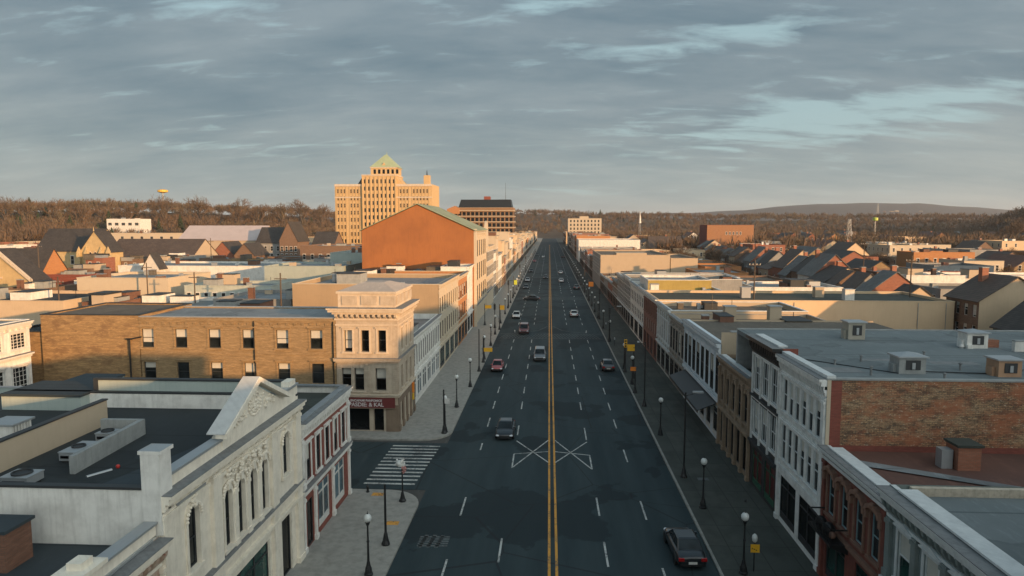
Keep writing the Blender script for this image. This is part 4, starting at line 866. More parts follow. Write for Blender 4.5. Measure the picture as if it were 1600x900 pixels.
def weathered(name):
    m, t, b = newmat(name); wv, pos, s = wallvec(t)
    n = N(t, 'ShaderNodeTexBrick'); L(t, wv, n.inputs['Vector']); n.inputs['Scale'].default_value = 1
    n.inputs['Color1'].default_value = (.22,.10,.055,1); n.inputs['Color2'].default_value = (.44,.27,.14,1); n.inputs['Mortar'].default_value = (.07,.05,.035,1)
    n.inputs['Brick Width'].default_value = .30; n.inputs['Row Height'].default_value = .105; n.inputs['Mortar Size'].default_value = .016; n.inputs['Bias'].default_value = 0
    def msk(sc, loc, scale, lo, hi_, det=9, ro=.75): return ramp(t, noi(t, mapn(t, wv, sc, loc), scale, det, ro), [(0,(0,0,0)), (lo,(0,0,0)), (hi_,(1,1,1)), (1,(1,1,1))])
    col = mix(t, mth(t, 'MULTIPLY', msk((.35,1.1,1), (1,4,0), .8, .47, .60), .65), n.outputs['Color'], (.44,.31,.18))
    col = mix(t, mth(t, 'MULTIPLY', msk((1.2,3.0,1), (3,1,0), 1.3, .50, .57), .8), col, (.085,.06,.042))
    col = mix(t, mth(t, 'MULTIPLY', msk((3.5,8,1), (8,1,0), 2.6, .53, .58), .75), col, (.05,.035,.03))
    col = mix(t, mth(t, 'MULTIPLY', msk((.5,.9,1), (6,9,0), .8, .47, .60), .75), col, (.36,.125,.06))
    col = mix(t, mth(t, 'MULTIPLY', msk((1.2,3,1), (2,7,0), 3.1, .58, .62), .8), col, (.60,.50,.36))
    L(t, col, b.inputs['Base Color']); b.inputs['Roughness'].default_value = .9; bump(t, b, n.outputs['Fac'], -.5, .02); return m
WBR = weathered('weathered_brick')
# split brick wall colours: dark courses, missing faces
c = Bld('white_three_storey_building', 'white three-storey building with six narrow windows per floor and a huge weathered brick side wall', 'building', RX, 62, 40.3, 48.2)
wr = dict(u0=.5, u1=7.4, fm=LTR, pm=GL, sur='cap', sm=W3, style='sash')
c.wall('W', 0, 11.9, W3, [row(6, 8.1, .78, 2.3, **wr), row(6, 4.7, .78, 2.5, **wr), row(2, .5, 2.9, 3.0, u0=.4, u1=7.5, style='shop', fm=DARK, pm=GLD, name='shop_window')], rec=.06)
c.wall('S', 0, 11.9, WBR, name='brick_side_wall'); c.roof(11.9, .08, GREYR, GREYC, cm=GREYC, faces='S', cw=.4)
p = c.part('r', 'S'); p.box(0, .22, -.04, .02, 7.9, 11.9, LBR); p.box(.22, .85, -.025, .02, 7.9, 11.85, REDB); p.build('corner_strip', c.root)
c.cornice('W', 11.6, [(-.95,-.8,.06), (-.3,-.1,.14), (-.1,.15,.34), (.15,.32,.46)], W3, (.36,.14,-.7,-.1,.2), W3)
c.cornice('W', 3.95, [(-.35,0,.08), (0,.3,.14)], W3, name='belt_course'); c.cornice('W', 7.55, [(-.1,.06,.1)], W3, name='belt_course'); c.pil('W', [.22, 7.65], .36, .13, 10.7, .12, W3)
c.pil('W', [.5+6.9*i/6 for i in range(7)], .12, 4.5, 10.4, .04, W3, cap=False)
p = MB(); p.box(16.0, 16.5, 40.31, 48.18, 11.9, 12.15, LTR); p.build('parapet', c.root)
for x_, y_, h_ in ((19.3,42.1,.5),(20.6,46.4,.35),(24.9,46.8,.6),(25.6,43.9,.4),(28.8,45.5,.5),(23.2,41.3,.3),(30.5,42.2,.55),(18.4,45.2,.3)):
    p = MB(); p.cyl((x_,y_,11.8),(x_,y_,11.82+h_),.07,.07,LEAD,8); p.lathe((x_,y_,11.82+h_),[(.12,0),(.12,.05),(.02,.1)],LEAD,8); p.build('vent_pipe', c.root)
p = MB(); p.cyl((21.2,42.6,11.86),(16.9,46.9,11.86),.03,.03,BLACK,5); p.cyl((22.9,43.2,11.86),(26.6,42.8,11.86),.035,.035,BLACK,5); p.cyl((28.2,42.7,11.86),(33,47.5,11.86),.03,.03,BLACK,5); p.build('roof_cable', c.root)
for x_, y_, w_, d_ in ((18.2,43.6,2.2,1.4),(26.5,46.2,3.0,1.0),(31,44,1.6,2.2),(22.0,47.0,2.4,.7)):
    p = MB(); p.box(x_-w_/2,x_+w_/2,y_-d_/2,y_+d_/2,11.815,11.826,LEAD); p.build('roof_patch', c.root)
c = Bld('black_trimmed_building', 'white building with black trim and a deep black bracketed cornice, third from the brick side wall', 'building', RX+.03, 62, 48.22, 54.8)
wr = dict(u0=.3, u1=6.3, fm=LTR, pm=GL, sur='cap', sm=W3, style='sash2')
c.wall('W', 0, 12.3, DARK, [row(3, 8.0, 1.2, 2.6, **wr), row(3, 4.5, 1.2, 2.6, **wr), row(2, .4, 2.3, 2.9, u0=.3, u1=6.3, style='shop', fm=plain('green_paint', (.02,.10,.06), .5), pm=plain('shop_red', (.09,.015,.015), .4), name='shop_window')], rec=.08)
c.root['label'] = 'white-windowed building with black trim and a deep black bracketed cornice, beyond the white three-storey one'
c.wall('S', 11, 12.3, REDB, name='side_wall', u=(0, 1.1)); c.roof(12.3, .48, GREYR, GREYC, cm=LTR, faces='W', cw=.6)
c.cornice('W', 12.05, [(-1.15,-1.0,.1), (-.2,0,.4), (0,.22,.68)], BLACK, (.42,.2,-1.0,-.2,.42), BLACK); c.cornice('W', 7.45, [(-.3,0,.12), (0,.15,.24)], DARK, name='belt_course'); c.cornice('W', 3.7, [(-.35,.0,.12), (0,.2,.28)], DARK, name='belt_course')
c.pil('W', [.2, 2.25, 4.3, 6.35], .18, 3.9, 10.9, .14, W3, cap=False)
p = MB(); p.box(16.2, 62, 54.82, 60.2, 11.45, 11.82, GREYR); p.box(16.2, 62, 60.2, 60.5, 8.0, 11.9, GREYC); p.build('roof_extension', c.root)
TNF = paint('tan_front', (.30,.22,.15), .75, .55, (.14,.10,.07), 1.6)
c = Bld('brown_ornate_building', 'two-storey brown ornate building with pilasters and a dark roof, beyond the black-trimmed one', 'building', RX-.02, 16.2+22, 54.85, 64.9)
c.wall('W', 0, 8.7, TNF, [row(5, 4.6, 1.15, 2.5, u0=.4, u1=9.6, style='archlow', sur='arch', sm=TNF, fm=DARK, pm=GLD), row(5, .5, 1.45, 2.9, u0=.4, u1=9.6, style='plain', fm=DARK, pm=GLD, name='shop_window')], rec=.12)
c.roof(8.7, .35, GRNR, TNF, cm=LTR, faces='W', cw=.45); c.wall('N', 5, 8.7, TNF, name='side_wall')
c.cornice('W', 8.45, [(-.7,-.6,.08), (-.2,.0,.22), (.0,.2,.4)], TNF, (.5,.18,-.6,-.2,.26), TNF); c.cornice('W', 3.9, [(-.35,-.1,.1), (-.1,.15,.3)], TNF, (.4,.12,-.3,-.1,.16), TNF, name='belt_course')
c.pil('W', [.2+i*1.93 for i in range(6)], .3, .13, 7.7, .2, TNF)
PBL = paint('pale_blue_white', (.62,.67,.70), .7, .35, (.36,.4,.43), 1.6)
c = Bld('pale_blue_building', 'pale blue-white building with eight very tall windows above a black awning', 'building', RX, 38, 64.95, 82.3)
c.wall('W', 0, 9.6, PBL, [row(8, 4.6, 1.45, 3.5, fm=DARK, pm=GLD, style='sash2', sur='sill', sm=PBL), row(6, .4, 1.9, 2.9, style='shop', fm=WHITE, pm=GLD, name='shop_window')], rec=.04)
c.wall('S', 6, 10.8, CRM, name='side_wall', u=(0, 22)); c.roof(9.6, .2, BRNR, PBL, cm=PBL, faces='W', cw=.5); c.wall('N', 5, 9.6, CRM, name='side_wall')
p = MB(); p.box(17, 38, 64.97, 65.3, 9.4, 10.8, CRM); p.box(16.9, 38.1, 64.9, 65.4, 10.8, 10.9, GALV); p.build('parapet', c.root)
c.cornice('W', 9.35, [(-.8,-.7,.06), (-.25,-.05,.2), (-.05,.2,.4), (.2,.32,.5)], PBL, (.55,.16,-.7,-.25,.26), PBL); c.cornice('W', 4.15, [(-.2,.15,.2)], PBL, name='belt_course')
c.pil('W', [.2+i*2.12 for i in range(9)], .3, 4.35, 8.6, .06, PBL)
p = c.part('aw', 'W'); p.prismu([(-.02,3.75), (-1.9,3.0), (-1.9,2.75), (-1.84,2.75), (-1.84,2.95), (-.02,3.66)], 1.0, 16.5, BLACK)
p.build('awning', c.root)
for (nm, lb, y0, y1, h, mt, n, w, tr, rm) in (('dark_windowed_building', 'grey-brown building with five dark tall windows next to the pale blue-white one', 82.3, 91.9, 9.0, paint('grey_brown_front', (.24,.215,.18), .75, .5), 5, 1.3, paint('taupe_trim', (.34,.31,.27), .7, .4), BRNR),
     ('pale_grey_building', 'pale grey-green two-storey building between the grey-brown one and the peach-walled block', 91.9, 103, 9.4, paint('pale_grey_front', (.40,.42,.38), .75, .5), 6, .9, LTR, BRNR)):
    c = rowbld(nm, lb, 1, y0, y1, h, mt, [row(n, 4.6, w, 2.9, fm=WHITE if w < 1 else DARK, pm=GLD if w > 1 else GL, sur='cap', sm=tr)], tr, 18, 3, rm, pil=(n, .3, .16, 4.1, h-.9), smat=CRM)
# peach side wall
c = Bld('peach_walled_block', 'long block with a smooth peach side wall across the right of the view', 'building', RX, 59.2, 103.05, 118)
c.wall('S', 0, 9.6, PEACH, name='peach_side_wall'); c.wall('E', 0, 9.6, PEACH, name='rear_wall'); c.wall('N', 0, 9.6, PEACH, name='side_wall')
RF = paint('brown_red_front', (.22,.10,.075), .75, .5, (.12,.07,.05), 1.4); c.wall('W', 0, 9.6, RF, [row(7, 6.5, .95, 1.9, fm=WHITE, sur='cap', sm=RF), row(7, 3.9, .95, 1.7, fm=WHITE), row(4, .4, 2.4, 2.7, style='shop', fm=DARK, pm=plain('shop_red2', (.12,.02,.02), .5), name='shop_window')], name='facade')
c.roof(9.6, .3, GRNR, PEACH, cm=PEACH); c.cornice('W', 9.4, [(-.5,-.4,.1), (-.15,.1,.25), (.1,.28,.42)], LTR, (.6,.16,-.4,-.15,.2), LTR)
p = c.part('dp', 'S')
for u_ in (20.1, 38.0, 42.0): p.cyl((u_, -.06, 0), (u_, -.06, 9.4), .05, .05, GREYC, 6)
p.build('downpipe', c.root)
for i, (y0, y1, h, col, n) in enumerate(((118,137.5,9.6,'white',8), (137.5,150,10,'grey',5), (150,163.7,9.4,'grey',5), (163.7,176,7.4,'brown brick',5), (176,190,5.9,'red brick',5), (190,204,5.6,'grey',5), (204,217.8,5.4,'brown brick',5))):
    lab = ['patterned pinkish white building just beyond the peach-walled block', 'dark grey three-bay shop building beyond the patterned pinkish white one', 'second dark grey building beyond the patterned pinkish white one', 'brown brick shop building in the shaded row halfway to the cream block', 'red brick shop building in the shaded row before the cream block', 'grey shop building in the shaded row, third before the cream block', 'last brown brick shop building before the cream block'][i]
    c = rowbld('row_building', lab, 1, y0, y1, h, MAT['pinkish'] if False else PAL[col], ([row(n, 6.5, 1.15, 1.7, fm=WHITE, pm=GLD, far=True)] if h > 8.8 else [])+([row(n, 4.0, 1.15, 1.5, fm=WHITE, pm=GLD, far=True)] if h > 6.5 else []), LTR if i < 3 else GREYC, [13.3, 22, 25, 20, 14, 12, 12][i], 3, [METR, BRNR, TARR, BRNR, METR, BRNR, TARR][i], belt=3.7)
OLV = paint('olive_wall', (.36,.27,.08), .85, .3)
c = Bld('olive_walled_block', 'olive-walled flat building with white coping behind the dark roof of the peach block', 'building', 17.4, 28.6, 123, 134); c.wall('S', 9, 11.0, OLV); c.wall('W', 9, 11.0, WWL, name='side_wall'); c.wall('E', 9, 11.0, OLV, name='side_wall'); c.roof(11.0, .3, METR, WWL)
c = Bld('cream_block', 'tall plain cream block whose blank side wall steps down to the right of the avenue', 'building', RX, 37.8, 218, 258)
c.wall('S', 0, 11.2, CRM, name='side_wall'); c.wall('W', 0, 11.2, PAL['grey'], [row(12, 7.8, 1.1, 2, fm=WHITE, far=True), row(12, 4.6, 1.1, 2, fm=WHITE, far=True)], name='facade'); c.wall('N', 0, 11.2, CRM, name='rear_wall'); c.wall('E', 0, 11.2, CRM, name='side_wall'); c.roof(11.2, .3, BRNR, CRM)
p = MB(); p.box(21, 30.5, 218.03, 226, 11.0, 11.9, CRM); p.build('parapet_step', c.root)
c = Bld('cream_annex', 'lower cream annex attached to the right of the tall plain cream block', 'building', 38.1, 46.6, 218.4, 250); c.wall('S', 0, 10.2, CRM); c.wall('E', 0, 9.8, CRM, name='side_wall'); c.wall('W', 9, 10.2, CRM, name='side_wall'); c.roof(10.2, .3, BRNR, CRM)
farrow(1, 258.4, [(18,9,'brown brick'),(16,8,'grey'),(20,9.5,'red brick'),(14,8.5,'white'),(22,7.5,'brown brick'),(18,9,'grey')], 'tall plain cream block')
c = Bld('long_white_block', 'long low block with bright white upper wall, far up the right of the avenue', 'building', RX, 49.7, 380, 410); c.wall('S', 0, 12.3, WWL); c.wall('W', 0, 12.3, WWL, [row(8, 5, 1.2, 2.2, far=True)], name='facade'); c.roof(12.3, .3, METR, WWL)
farrow(1, 410.5, [(30,14,'orange brick'),(36,13,'tan'),(40,14,'red brick'),(40,13,'cream'),(50,14,'brown brick')], 'long low white block')
farrow(1, 668, [(60,13,'peach'),(60,12,'red brick')], 'pale beige office block')

# rooftop things on the grey roof
def vent(x, y, z, w, l, h, mat, label, kind=0):
    r = empty('roof_vent', (x, y, z), label, 'roof vent', 'vents and hatches on the big grey roof'); q = MB()
    q.box(x-w/2, x+w/2, y-l/2, y+l/2, z, z+h, mat); q.build('housing', r)
    q = MB(); q.box(x-w/2-.12, x+w/2+.12, y-l/2-.12, y+l/2+.12, z+h, z+h+.09, GALV); 
    if kind: q.add([(x-w/2-.1,y-l/2-.1,z+h+.09),(x+w/2+.1,y-l/2-.1,z+h+.09),(x+w/2+.1,y+l/2+.1,z+h+.09),(x-w/2-.1,y+l/2+.1,z+h+.09),(x,y,z+h+.3)], [(0,1,4),(1,2,4),(2,3,4),(3,0,4)], GALV)
    q.build('cap', r); q = MB(); q.box(x-w*.25, x+w*.3, y-l/2-.03, y-l/2-.004, z+h*.25, z+h*.85, DARK); q.box(x-.05, x+.14, y-l/2-.08, y-l/2-.03, z+h*.3, z+h*.7, GALV); q.build('louvre', r)
    q = MB(); q.box(x-w/2-.2, x-w/2-.003, y-.3, y+.3, z, z+h*.55, mat); q.build('duct', r)
vent(22.0, 43.2, 11.82, 1.6, 1.2, 1.0, GREYC, 'grey roof vent with pale tilted cap near the middle of the brick side wall', 1)
vent(24.2, 55.9, 11.82, 1.3, 1.2, 1.35, paint('buff_metal', (.36,.33,.27), .6, .3), 'tall square roof vent at the far edge of the big grey roof')
vent(27.4, 42.6, 11.82, 1.35, 1.2, 1.0, paint('tan_metal', (.42,.25,.15), .7, .4), 'tan boxy roof vent above the right end of the brick side wall')
vent(31.4, 52.4, 11.82, 1.5, 1.2, 1.1, WWL, 'white roof vent with a red duct, far right on the big grey roof', 1)
m = MB(); m.box(32.4, 33.2, 52.2, 52.9, 11.82, 12.4, RDB); m.own('roof_duct', 'small red-brown box beside the white roof vent', 'roof box')
m = MB(); m.box(30.6, 31.0, 51.6, 51.9, 11.82, 12.1, WWL); m.lathe((30.4,52,11.82), [(.14,0),(.2,.1),(.14,.24),(.02,.3)], WHITE); m.own('roof_bucket', 'small pale container left of the white roof vent', 'container')
m = MB(); m.box(33.3, 58, 50.6, 50.95, 11.8, 12.55, WWL); m.box(33.3, 58, 50.55, 51.0, 12.55, 12.63, GREYC); m.own('roof_upstand', 'long low white wall on the big grey roof at the right edge', 'parapet')
for i, (x, y) in enumerate(((22.6, 87.5), (27.2, 84.5), (31.0, 110.5), (17.9, 119.0), (43, 112), (46, 108))):
    m = MB(); z = [9.0, 9.4, 9.3, 9, 9.3, 9.3][i]-.3; m.box(x-.7, x+.7, y-.6, y+.6, z, z+1.9, [CRM, CRM, GALV, WWL, CRM, WWL][i]); m.box(x-.78, x+.78, y-.68, y+.68, z+1.9, z+2.0, GALV)
    m.own('roof_chimney', ['buff chimney stack on the brown roof nearest the cream party wall, left one', 'buff chimney stack with a flat cap, right one on the brown gravel roofs', 'small galvanised box on the dark roof behind the peach wall', 'pale box at the avenue end of the dark roof row', 'cream stack standing beyond the middle of the peach wall', 'white stack standing beyond the right part of the peach wall'][i], 'chimney')

# ================================================================ landmarks
HOT = brick('hotel_brick', (.50,.33,.15), (.55,.37,.18), (.5,.38,.22), 2.5, .2)
c = Bld('high_rise_hotel', 'tall tan brick hotel tower with a green pyramid roof standing above the town', 'tower', -104.6, -57, 330, 352)
nw = 0; allw = MB(fr(-104.6, 330, 0)); holes = []
us = [1.6+i*1.62 for i in range(28)]
c.wall('S', 0, 40.2, HOT, name='front_wall'); c.wall('W', 0, 40.2, HOT, name='side_wall'); c.wall('N', 0, 40.2, HOT, name='rear_wall'); c.wall('E', 0, 40.2, HOT, name='side_wall')
hw = far_win(.7, 1.8, HOT, GL); cnt = 0; rest = MB(fr(-104.6, 330, 0))
cells = [(u_, z) for z in [36-3.45*k for k in range(8)] for u_ in us if not (z > 35 and False)]
cells = [q for q in cells if int((q[0]-1.6)/1.62+.5) not in (3, 8, 13, 18, 22) and not 12.8 < q[0] < 30.6]
for i, (u_, z) in enumerate(cells):
    if cnt < 96: 
        o = bpy.data.objects.new('window', hw); COL.objects.link(o); o.parent = c.root; o.location = Vector((-104.6+u_, 329.86, z))-c.root.location; cnt += 1
    else:
        rest.quad((u_-.35, -.03, z), (u_+.35, -.03, z), (u_+.35, -.03, z+1.8), (u_-.35, -.03, z+1.8), GL); rest.box(u_-.5, u_+.5, -.12, -.02, z-.14, z, HOT)
o = rest.build('window', c.root); o['kind'] = 'stuff'
p = MB(fr(-104.6, 330, 0))
for k in range(29): p.box(.6+k*1.62, 1.0+k*1.62, -.18, .02, 2, 39.0, HOT)
p.box(-.1, 47.7, -.3, .05, 39.2, 40.3, STONEL); p.box(-.1, 47.7, -.2, .05, 33.6, 34.2, STONEL); p.build('piers', c.root)
p = MB(); p.box(-91.0, -74.5, 329.2, 346, 30, 44.3, HOT); p.box(-91.2, -74.3, 329.0, 346.2, 44.3, 44.8, STONEL)
for k in range(9): p.box(-90.9+k*2.02, -90.5+k*2.02, 328.9, 329.3, 12, 43.8, HOT)
p.box(-91.0, -74.5, 329.3, 331, 8, 30, HOT); p.build('central_block', c.root)
p = MB(); 
for k in range(8):
    for j in range(10): z = 40.6-j*3.45; p.quad((-89.9+k*2.02, 329.17, z), (-89.3+k*2.02, 329.17, z), (-89.3+k*2.02, 329.17, z+1.9), (-89.9+k*2.02, 329.17, z+1.9), GL)
o = p.build('central_window', c.root); o['kind'] = 'stuff'
p = MB(); p.box(-87.0, -74.6, 331, 343, 44.8, 48.1, HOT); p.box(-87.4, -74.2, 330.7, 343.3, 48.1, 48.5, STONEL)
for k in range(6): p.quad((-85.6+k*2.2, 330.97, 45.3), (-84.4+k*2.2, 330.97, 45.3), (-84.4+k*2.2, 330.97, 47.4), (-85.6+k*2.2, 330.97, 47.4), GLD)
p.build('penthouse', c.root)
COP = paint('copper_green', (.34,.40,.25), .7, .5, (.2,.27,.18), .8); p = MB(); p.add([(-87.4,330.8,48.5),(-73.9,330.8,48.5),(-73.9,343.4,48.5),(-87.4,343.4,48.5),(-81.2,336.6,55.0),(-80.2,336.6,55.0),(-80.2,337.6,55.0),(-81.2,337.6,55.0)], [(0,1,5,4),(1,2,6,5),(2,3,7,6),(3,0,4,7),(4,5,6,7)], COP); p.cyl((-80.4,337.2,54.6),(-80.4,337.2,56.4),.25,.05,COP,6); p.add([(-81.9,331.6,49.0),(-79.5,331.6,49.0),(-80.7,331.6,50.8),(-80.7,333.6,50.8),(-81.9,333,49.0),(-79.5,333,49.0)], [(0,1,2),(0,2,3,4),(1,5,3,2)], HOT); p.build('roof', c.root)
p = MB(); p.box(-61.3, -58.4, 332, 335, 40.2, 44.6, HOT); p.cyl((-59.9,333.4,44.6),(-59.9,333.4,47.2),.35,.08,BLACK,6); p.build('stair_turret', c.root)
p = MB(); p.add([(-93.5,331,40.3),(-91,331,40.3),(-91,331,44),(-93.5,343,40.3),(-91,343,40.3),(-91,343,44)], [(0,1,2),(5,4,3),(0,2,5,3)], SLATE); p.build('setback_roof', c.root); p = MB(); p.add([(-74.5,331,40.3),(-71,331,40.3),(-74.5,331,43.6),(-74.5,343,40.3),(-71,343,40.3),(-74.5,343,43.6)], [(0,1,2),(5,4,3),(1,4,5,2)], HOT); p.build('setback_roof', c.root)
c = Bld('black_roofed_apartment_block', 'large brick apartment block with a black mansard roof and pale balconies left of the avenue', 'building', -62, -23.4, 440, 462)
for F_, n in (('S', 14), ('E', 6)):
    c.wall(F_, 0, 31.5, brick('dull_brick', (.24,.13,.06), (.30,.17,.08), (.22,.15,.1), 2, .4), [row(n, 5+3.6*k, 2.0, 2.0, far=True, fm=DARK, pm=GLD) for k in range(7) if n == 6 or k > 2], name='front_wall')
    for k in range(7): c.cornice(F_, 8.0+3.6*k, [(-.15,.25,.9 if F_ == 'S' else .5)], LBR, name='balcony_band')
c.roof(31.5, .1, TARR, LBR); p = MB(); p.add([(-59,441,31.5),(-24.4,441,31.5),(-24.4,461,31.5),(-59,461,31.5),(-57.5,443.5,36.8),(-25.4,443.5,36.8),(-25.4,459,36.8),(-57.5,459,36.8)], [(0,1,5,4),(1,2,6,5),(2,3,7,6),(3,0,4,7),(4,5,6,7)], BLACK); p.build('mansard_roof', c.root)
p = MB(); p.box(-43, -39, 448, 453, 36.8, 39, REDB); p.cyl((-29,450,36.8),(-29,450,48),.12,.06,BLACK,5); p.build('mast', c.root)
p = MB(); p.prism([(-66,27.5),(-58,27.5),(-58,31.0),(-61,32.6),(-66,30.6)], 438.5, 450, PAL['orange brick']); p.build('side_wing', c.root)
c = Bld('beige_office_block', 'pale beige office block with window grid far up the right side of the avenue', 'building', 16.5, 46.5, 620, 640)
c.wall('S', 0, 26, LBR, [row(9, 12.5+3.4*k, 1.6, 2.0, far=True, fm=LBR, u0=1, u1=29) for k in range(4)]); c.wall('W', 0, 26, PAL['grey'], [row(6, 12.5+3.4*k, 1.6, 2.0, far=True) for k in range(4)], name='side_wall'); c.roof(26, .5, TARR, LBR); p = MB(); p.box(27, 35, 622, 636, 25.5, 28, LBR); p.build('penthouse', c.root)
c = Bld('rust_brick_block', 'plain rust-brown brick block standing in front of the wooded hills on the right', 'building', 90.4, 116.8, 400, 420); c.wall('S', 0, 20.4, brick('rust_brick', (.30,.13,.06), (.36,.17,.08), (.25,.17,.1), 2, .3), [row(5, 15, 1, 1.4, far=True, u0=10, u1=20)]); c.wall('W', 0, 20.4, REDB, name='side_wall'); c.wall('E', 0, 20.4, REDB, name='side_wall'); c.roof(20.4, .4, TARR, REDB)
c = Bld('brick_warehouse', 'long orange brick warehouse in front of the beige office block', 'building', 22.5, 50, 500, 530) if False else None

# gabled buildings --------------------------------------------------
def gabled(name, label, x0, x1, y0, y1, eave, ridge, axis, wm, rm, wins=(), cat='house', group=None, gm_=None, over=.35, chim=None, dorm=0):
    c = Bld(name, label, cat, x0, x1, y0, y1, group); gm_ = gm_ or wm
    for F_ in 'SEWN':
        g_ = (axis == 'y' and F_ in 'SN') or (axis == 'x' and F_ in 'EW')
        c.wall(F_, 0, eave, gm_ if g_ else wm, [w for f2, w in wins if f2 == F_], gable=ridge if g_ else None, name='gable_wall' if g_ else 'wall')
    p = MB(); t_ = .14; o_ = over
    if axis == 'y':
        mx_ = (x0+x1)/2; sl_ = (ridge-eave)/(mx_-x0); ez = eave-o_*sl_
        for xa in (x0-o_, x1+o_): p.add([(xa,y0-.25,ez),(mx_,y0-.25,ridge),(mx_,y1+.25,ridge),(xa,y1+.25,ez),(xa,y0-.25,ez+t_),(mx_,y0-.25,ridge+t_),(mx_,y1+.25,ridge+t_),(xa,y1+.25,ez+t_)], [(3,2,1,0),(4,5,6,7),(0,1,5,4),(2,3,7,6),(3,0,4,7)], rm)
    else:
        my = (y0+y1)/2; sl_ = (ridge-eave)/(my-y0); ez = eave-o_*sl_
        for ya in (y0-o_, y1+o_): p.add([(x0-.25,ya,ez),(x0-.25,my,ridge),(x1+.25,my,ridge),(x1+.25,ya,ez),(x0-.25,ya,ez+t_),(x0-.25,my,ridge+t_),(x1+.25,my,ridge+t_),(x1+.25,ya,ez+t_)], [(3,2,1,0),(4,5,6,7),(0,1,5,4),(2,3,7,6),(3,0,4,7)], rm)
    rf = p.build('roof', c.root)
    if chim:
        p = MB(); cx, cy = chim; p.box(cx-.45, cx+.45, cy-.45, cy+.45, eave, ridge+1.0, RDB); p.box(cx-.52, cx+.52, cy-.52, cy+.52, ridge+1.0, ridge+1.12, GREYC); p.build('chimney', rf)
    return c
gabled('brown_brick_house', 'brown brick house with tan gable end and chimney, right of the peach wall', 59.9, 70, 98.5, 106.5, 10.3, 13.6, 'y', PAL['brown brick'], SLB, [('W', row(4, 7.9, .9, 1.7, fm=WHITE)), ('W', row(4, 4.9, .9, 1.8, fm=WHITE))], gm_=TAN2, chim=(63.6, 104), over=.4)
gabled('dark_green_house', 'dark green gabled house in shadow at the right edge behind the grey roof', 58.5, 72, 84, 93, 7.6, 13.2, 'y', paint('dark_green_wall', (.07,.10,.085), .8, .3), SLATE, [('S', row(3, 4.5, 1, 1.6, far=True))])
# row houses stepping away
hc = [('red brick', SLB), ('grey', SLG), ('brown brick', SLATE), ('white', SLG), ('red brick', SLATE), ('tan', SLB)]
y = 128; i = 0
nm2 = {'red brick':'red brick', 'grey':'grey', 'brown brick':'brown brick', 'white':'white', 'tan':'tan'}
cn = {}
while y < 400:
    x = 60.5+(y-128)*.094+rnd.uniform(-.8, 1.6); ln = rnd.choice([5.5, 6.5, 8.5, 10, 12]); col, rm_ = hc[(i*5+2) % 6]; e = rnd.choice([5.4, 6.2, 6.8, 7.4, 8.2]); cn[col] = cn.get(col, 0)+1
    rn = {'brown_shingle':'brown', 'pale_slate':'pale', 'slate':'dark'}[rm_.name]
    gabled('row_house', f'{col} row house, {rn} roof, {ordn(cn[col]-1)} {col} one along the terraced street', x, x+11, y, y+ln, e, e+rnd.choice([2.2, 3.4, 4.2, 5.2]), 'y', PAL[col], rm_, [('W', row(2, 3.9, .9, 1.5, far=True)), ('W', row(2, 1.0, .9, 1.6, far=True))], group='row houses stepping away along the terraced street', gm_=[TAN2, PAL['red brick'], PAL['grey'], PAL['brown brick']][i % 4] if i else TAN2, chim=(x+rnd.choice([4.5, 6.2, 7]), y+ln-1) if i % 3 else None)
    y += ln+rnd.choice([.25, .3, 2.6, .25, 4]); i += 1
# left side landmarks
YST = paint('honey_stone', (.50,.37,.19), .85, .5, (.28,.2,.11), .9)
c = gabled('stone_church', 'honey stone gothic church with a steep buttressed gable and a slate roof', -146, -136.4, 205, 211.5, 12.6, 18.8, 'y', YST, SLATE, [('S', row(3, 8.3, 1.0, 4.0, style='arch', sur='arch', sm=STONEL, fm=DARK, pm=GLD, u0=2.4, u1=7.2))], cat='church')
p = MB()
for xx in (-146, -143.6, -138.9, -136.6): p.box(xx-.5, xx+.5, 203.8, 205.1, 0, 12.2, YST); p.add([(xx-.5,203.8,12.2),(xx+.5,203.8,12.2),(xx+.5,205.1,12.2),(xx-.5,205.1,12.2),(xx,204.4,14.2)], [(0,1,4),(1,2,4),(2,3,4),(3,0,4)], YST); p.build('buttress', c.root); p = MB()
p.cyl((-141.2,204.8,18.8),(-141.2,204.8,20.2),.18,.04,YST,6); p.build('finial', c.root)
gabled('slate_roofed_transept', 'wide slate-roofed wing left of the honey stone gothic gable', -166, -146.4, 212, 226, 12.5, 19.4, 'x', YST, SLATE, [('S', row(4, 8.2, 1.2, 2.6, far=True))], cat='church wing')
gabled('red_brick_gable_house', 'steep red brick gable with long slate roof left of the honey stone church', -131, -117, 150, 160, 9.0, 15.2, 'x', REDB, SLATE, [('S', row(4, 5.5, 1, 1.8, far=True))], gm_=PAL['orange brick'])
c = gabled('ornate_gabled_mansion', 'honey-coloured ornate gabled building at the left edge of the town', -113.5, -99.5, 125, 130.5, 10.0, 16.2, 'y', YST, SLATE, [('S', row(6, 6.0, 1.0, 2.2, style='sash', sur='cap', sm=STONEL, fm=WHITE)), ('E', row(2, 6.0, 1.0, 2.2, far=True))], cat='building')
p = MB(fr(-113.5, 125, 0))
for s_ in (0, 1):
    e0 = (-.5, 9.9) if s_ == 0 else (14.5, 9.9); p.prism([(e0[0], e0[1]), (7, 16.3), (7, 17.0), (e0[0], e0[1]+.6)], -.5, .1, STONEL)
p.box(5.4, 8.6, -.25, .02, 10.6, 10.9, STONEL); p.box(6.3, 7.7, -.2, .02, 11.0, 13.6, STONEL); p.build('gable_trim', c.root)
gabled('brown_roofed_hall', 'long low building with a dark brown pitched roof beyond the honey stone church', -155, -123.5, 230, 248, 9.8, 15.6, 'x', CRM, SLB, [('S', row(8, 5.5, 1.2, 1.8, far=True))], cat='hall')
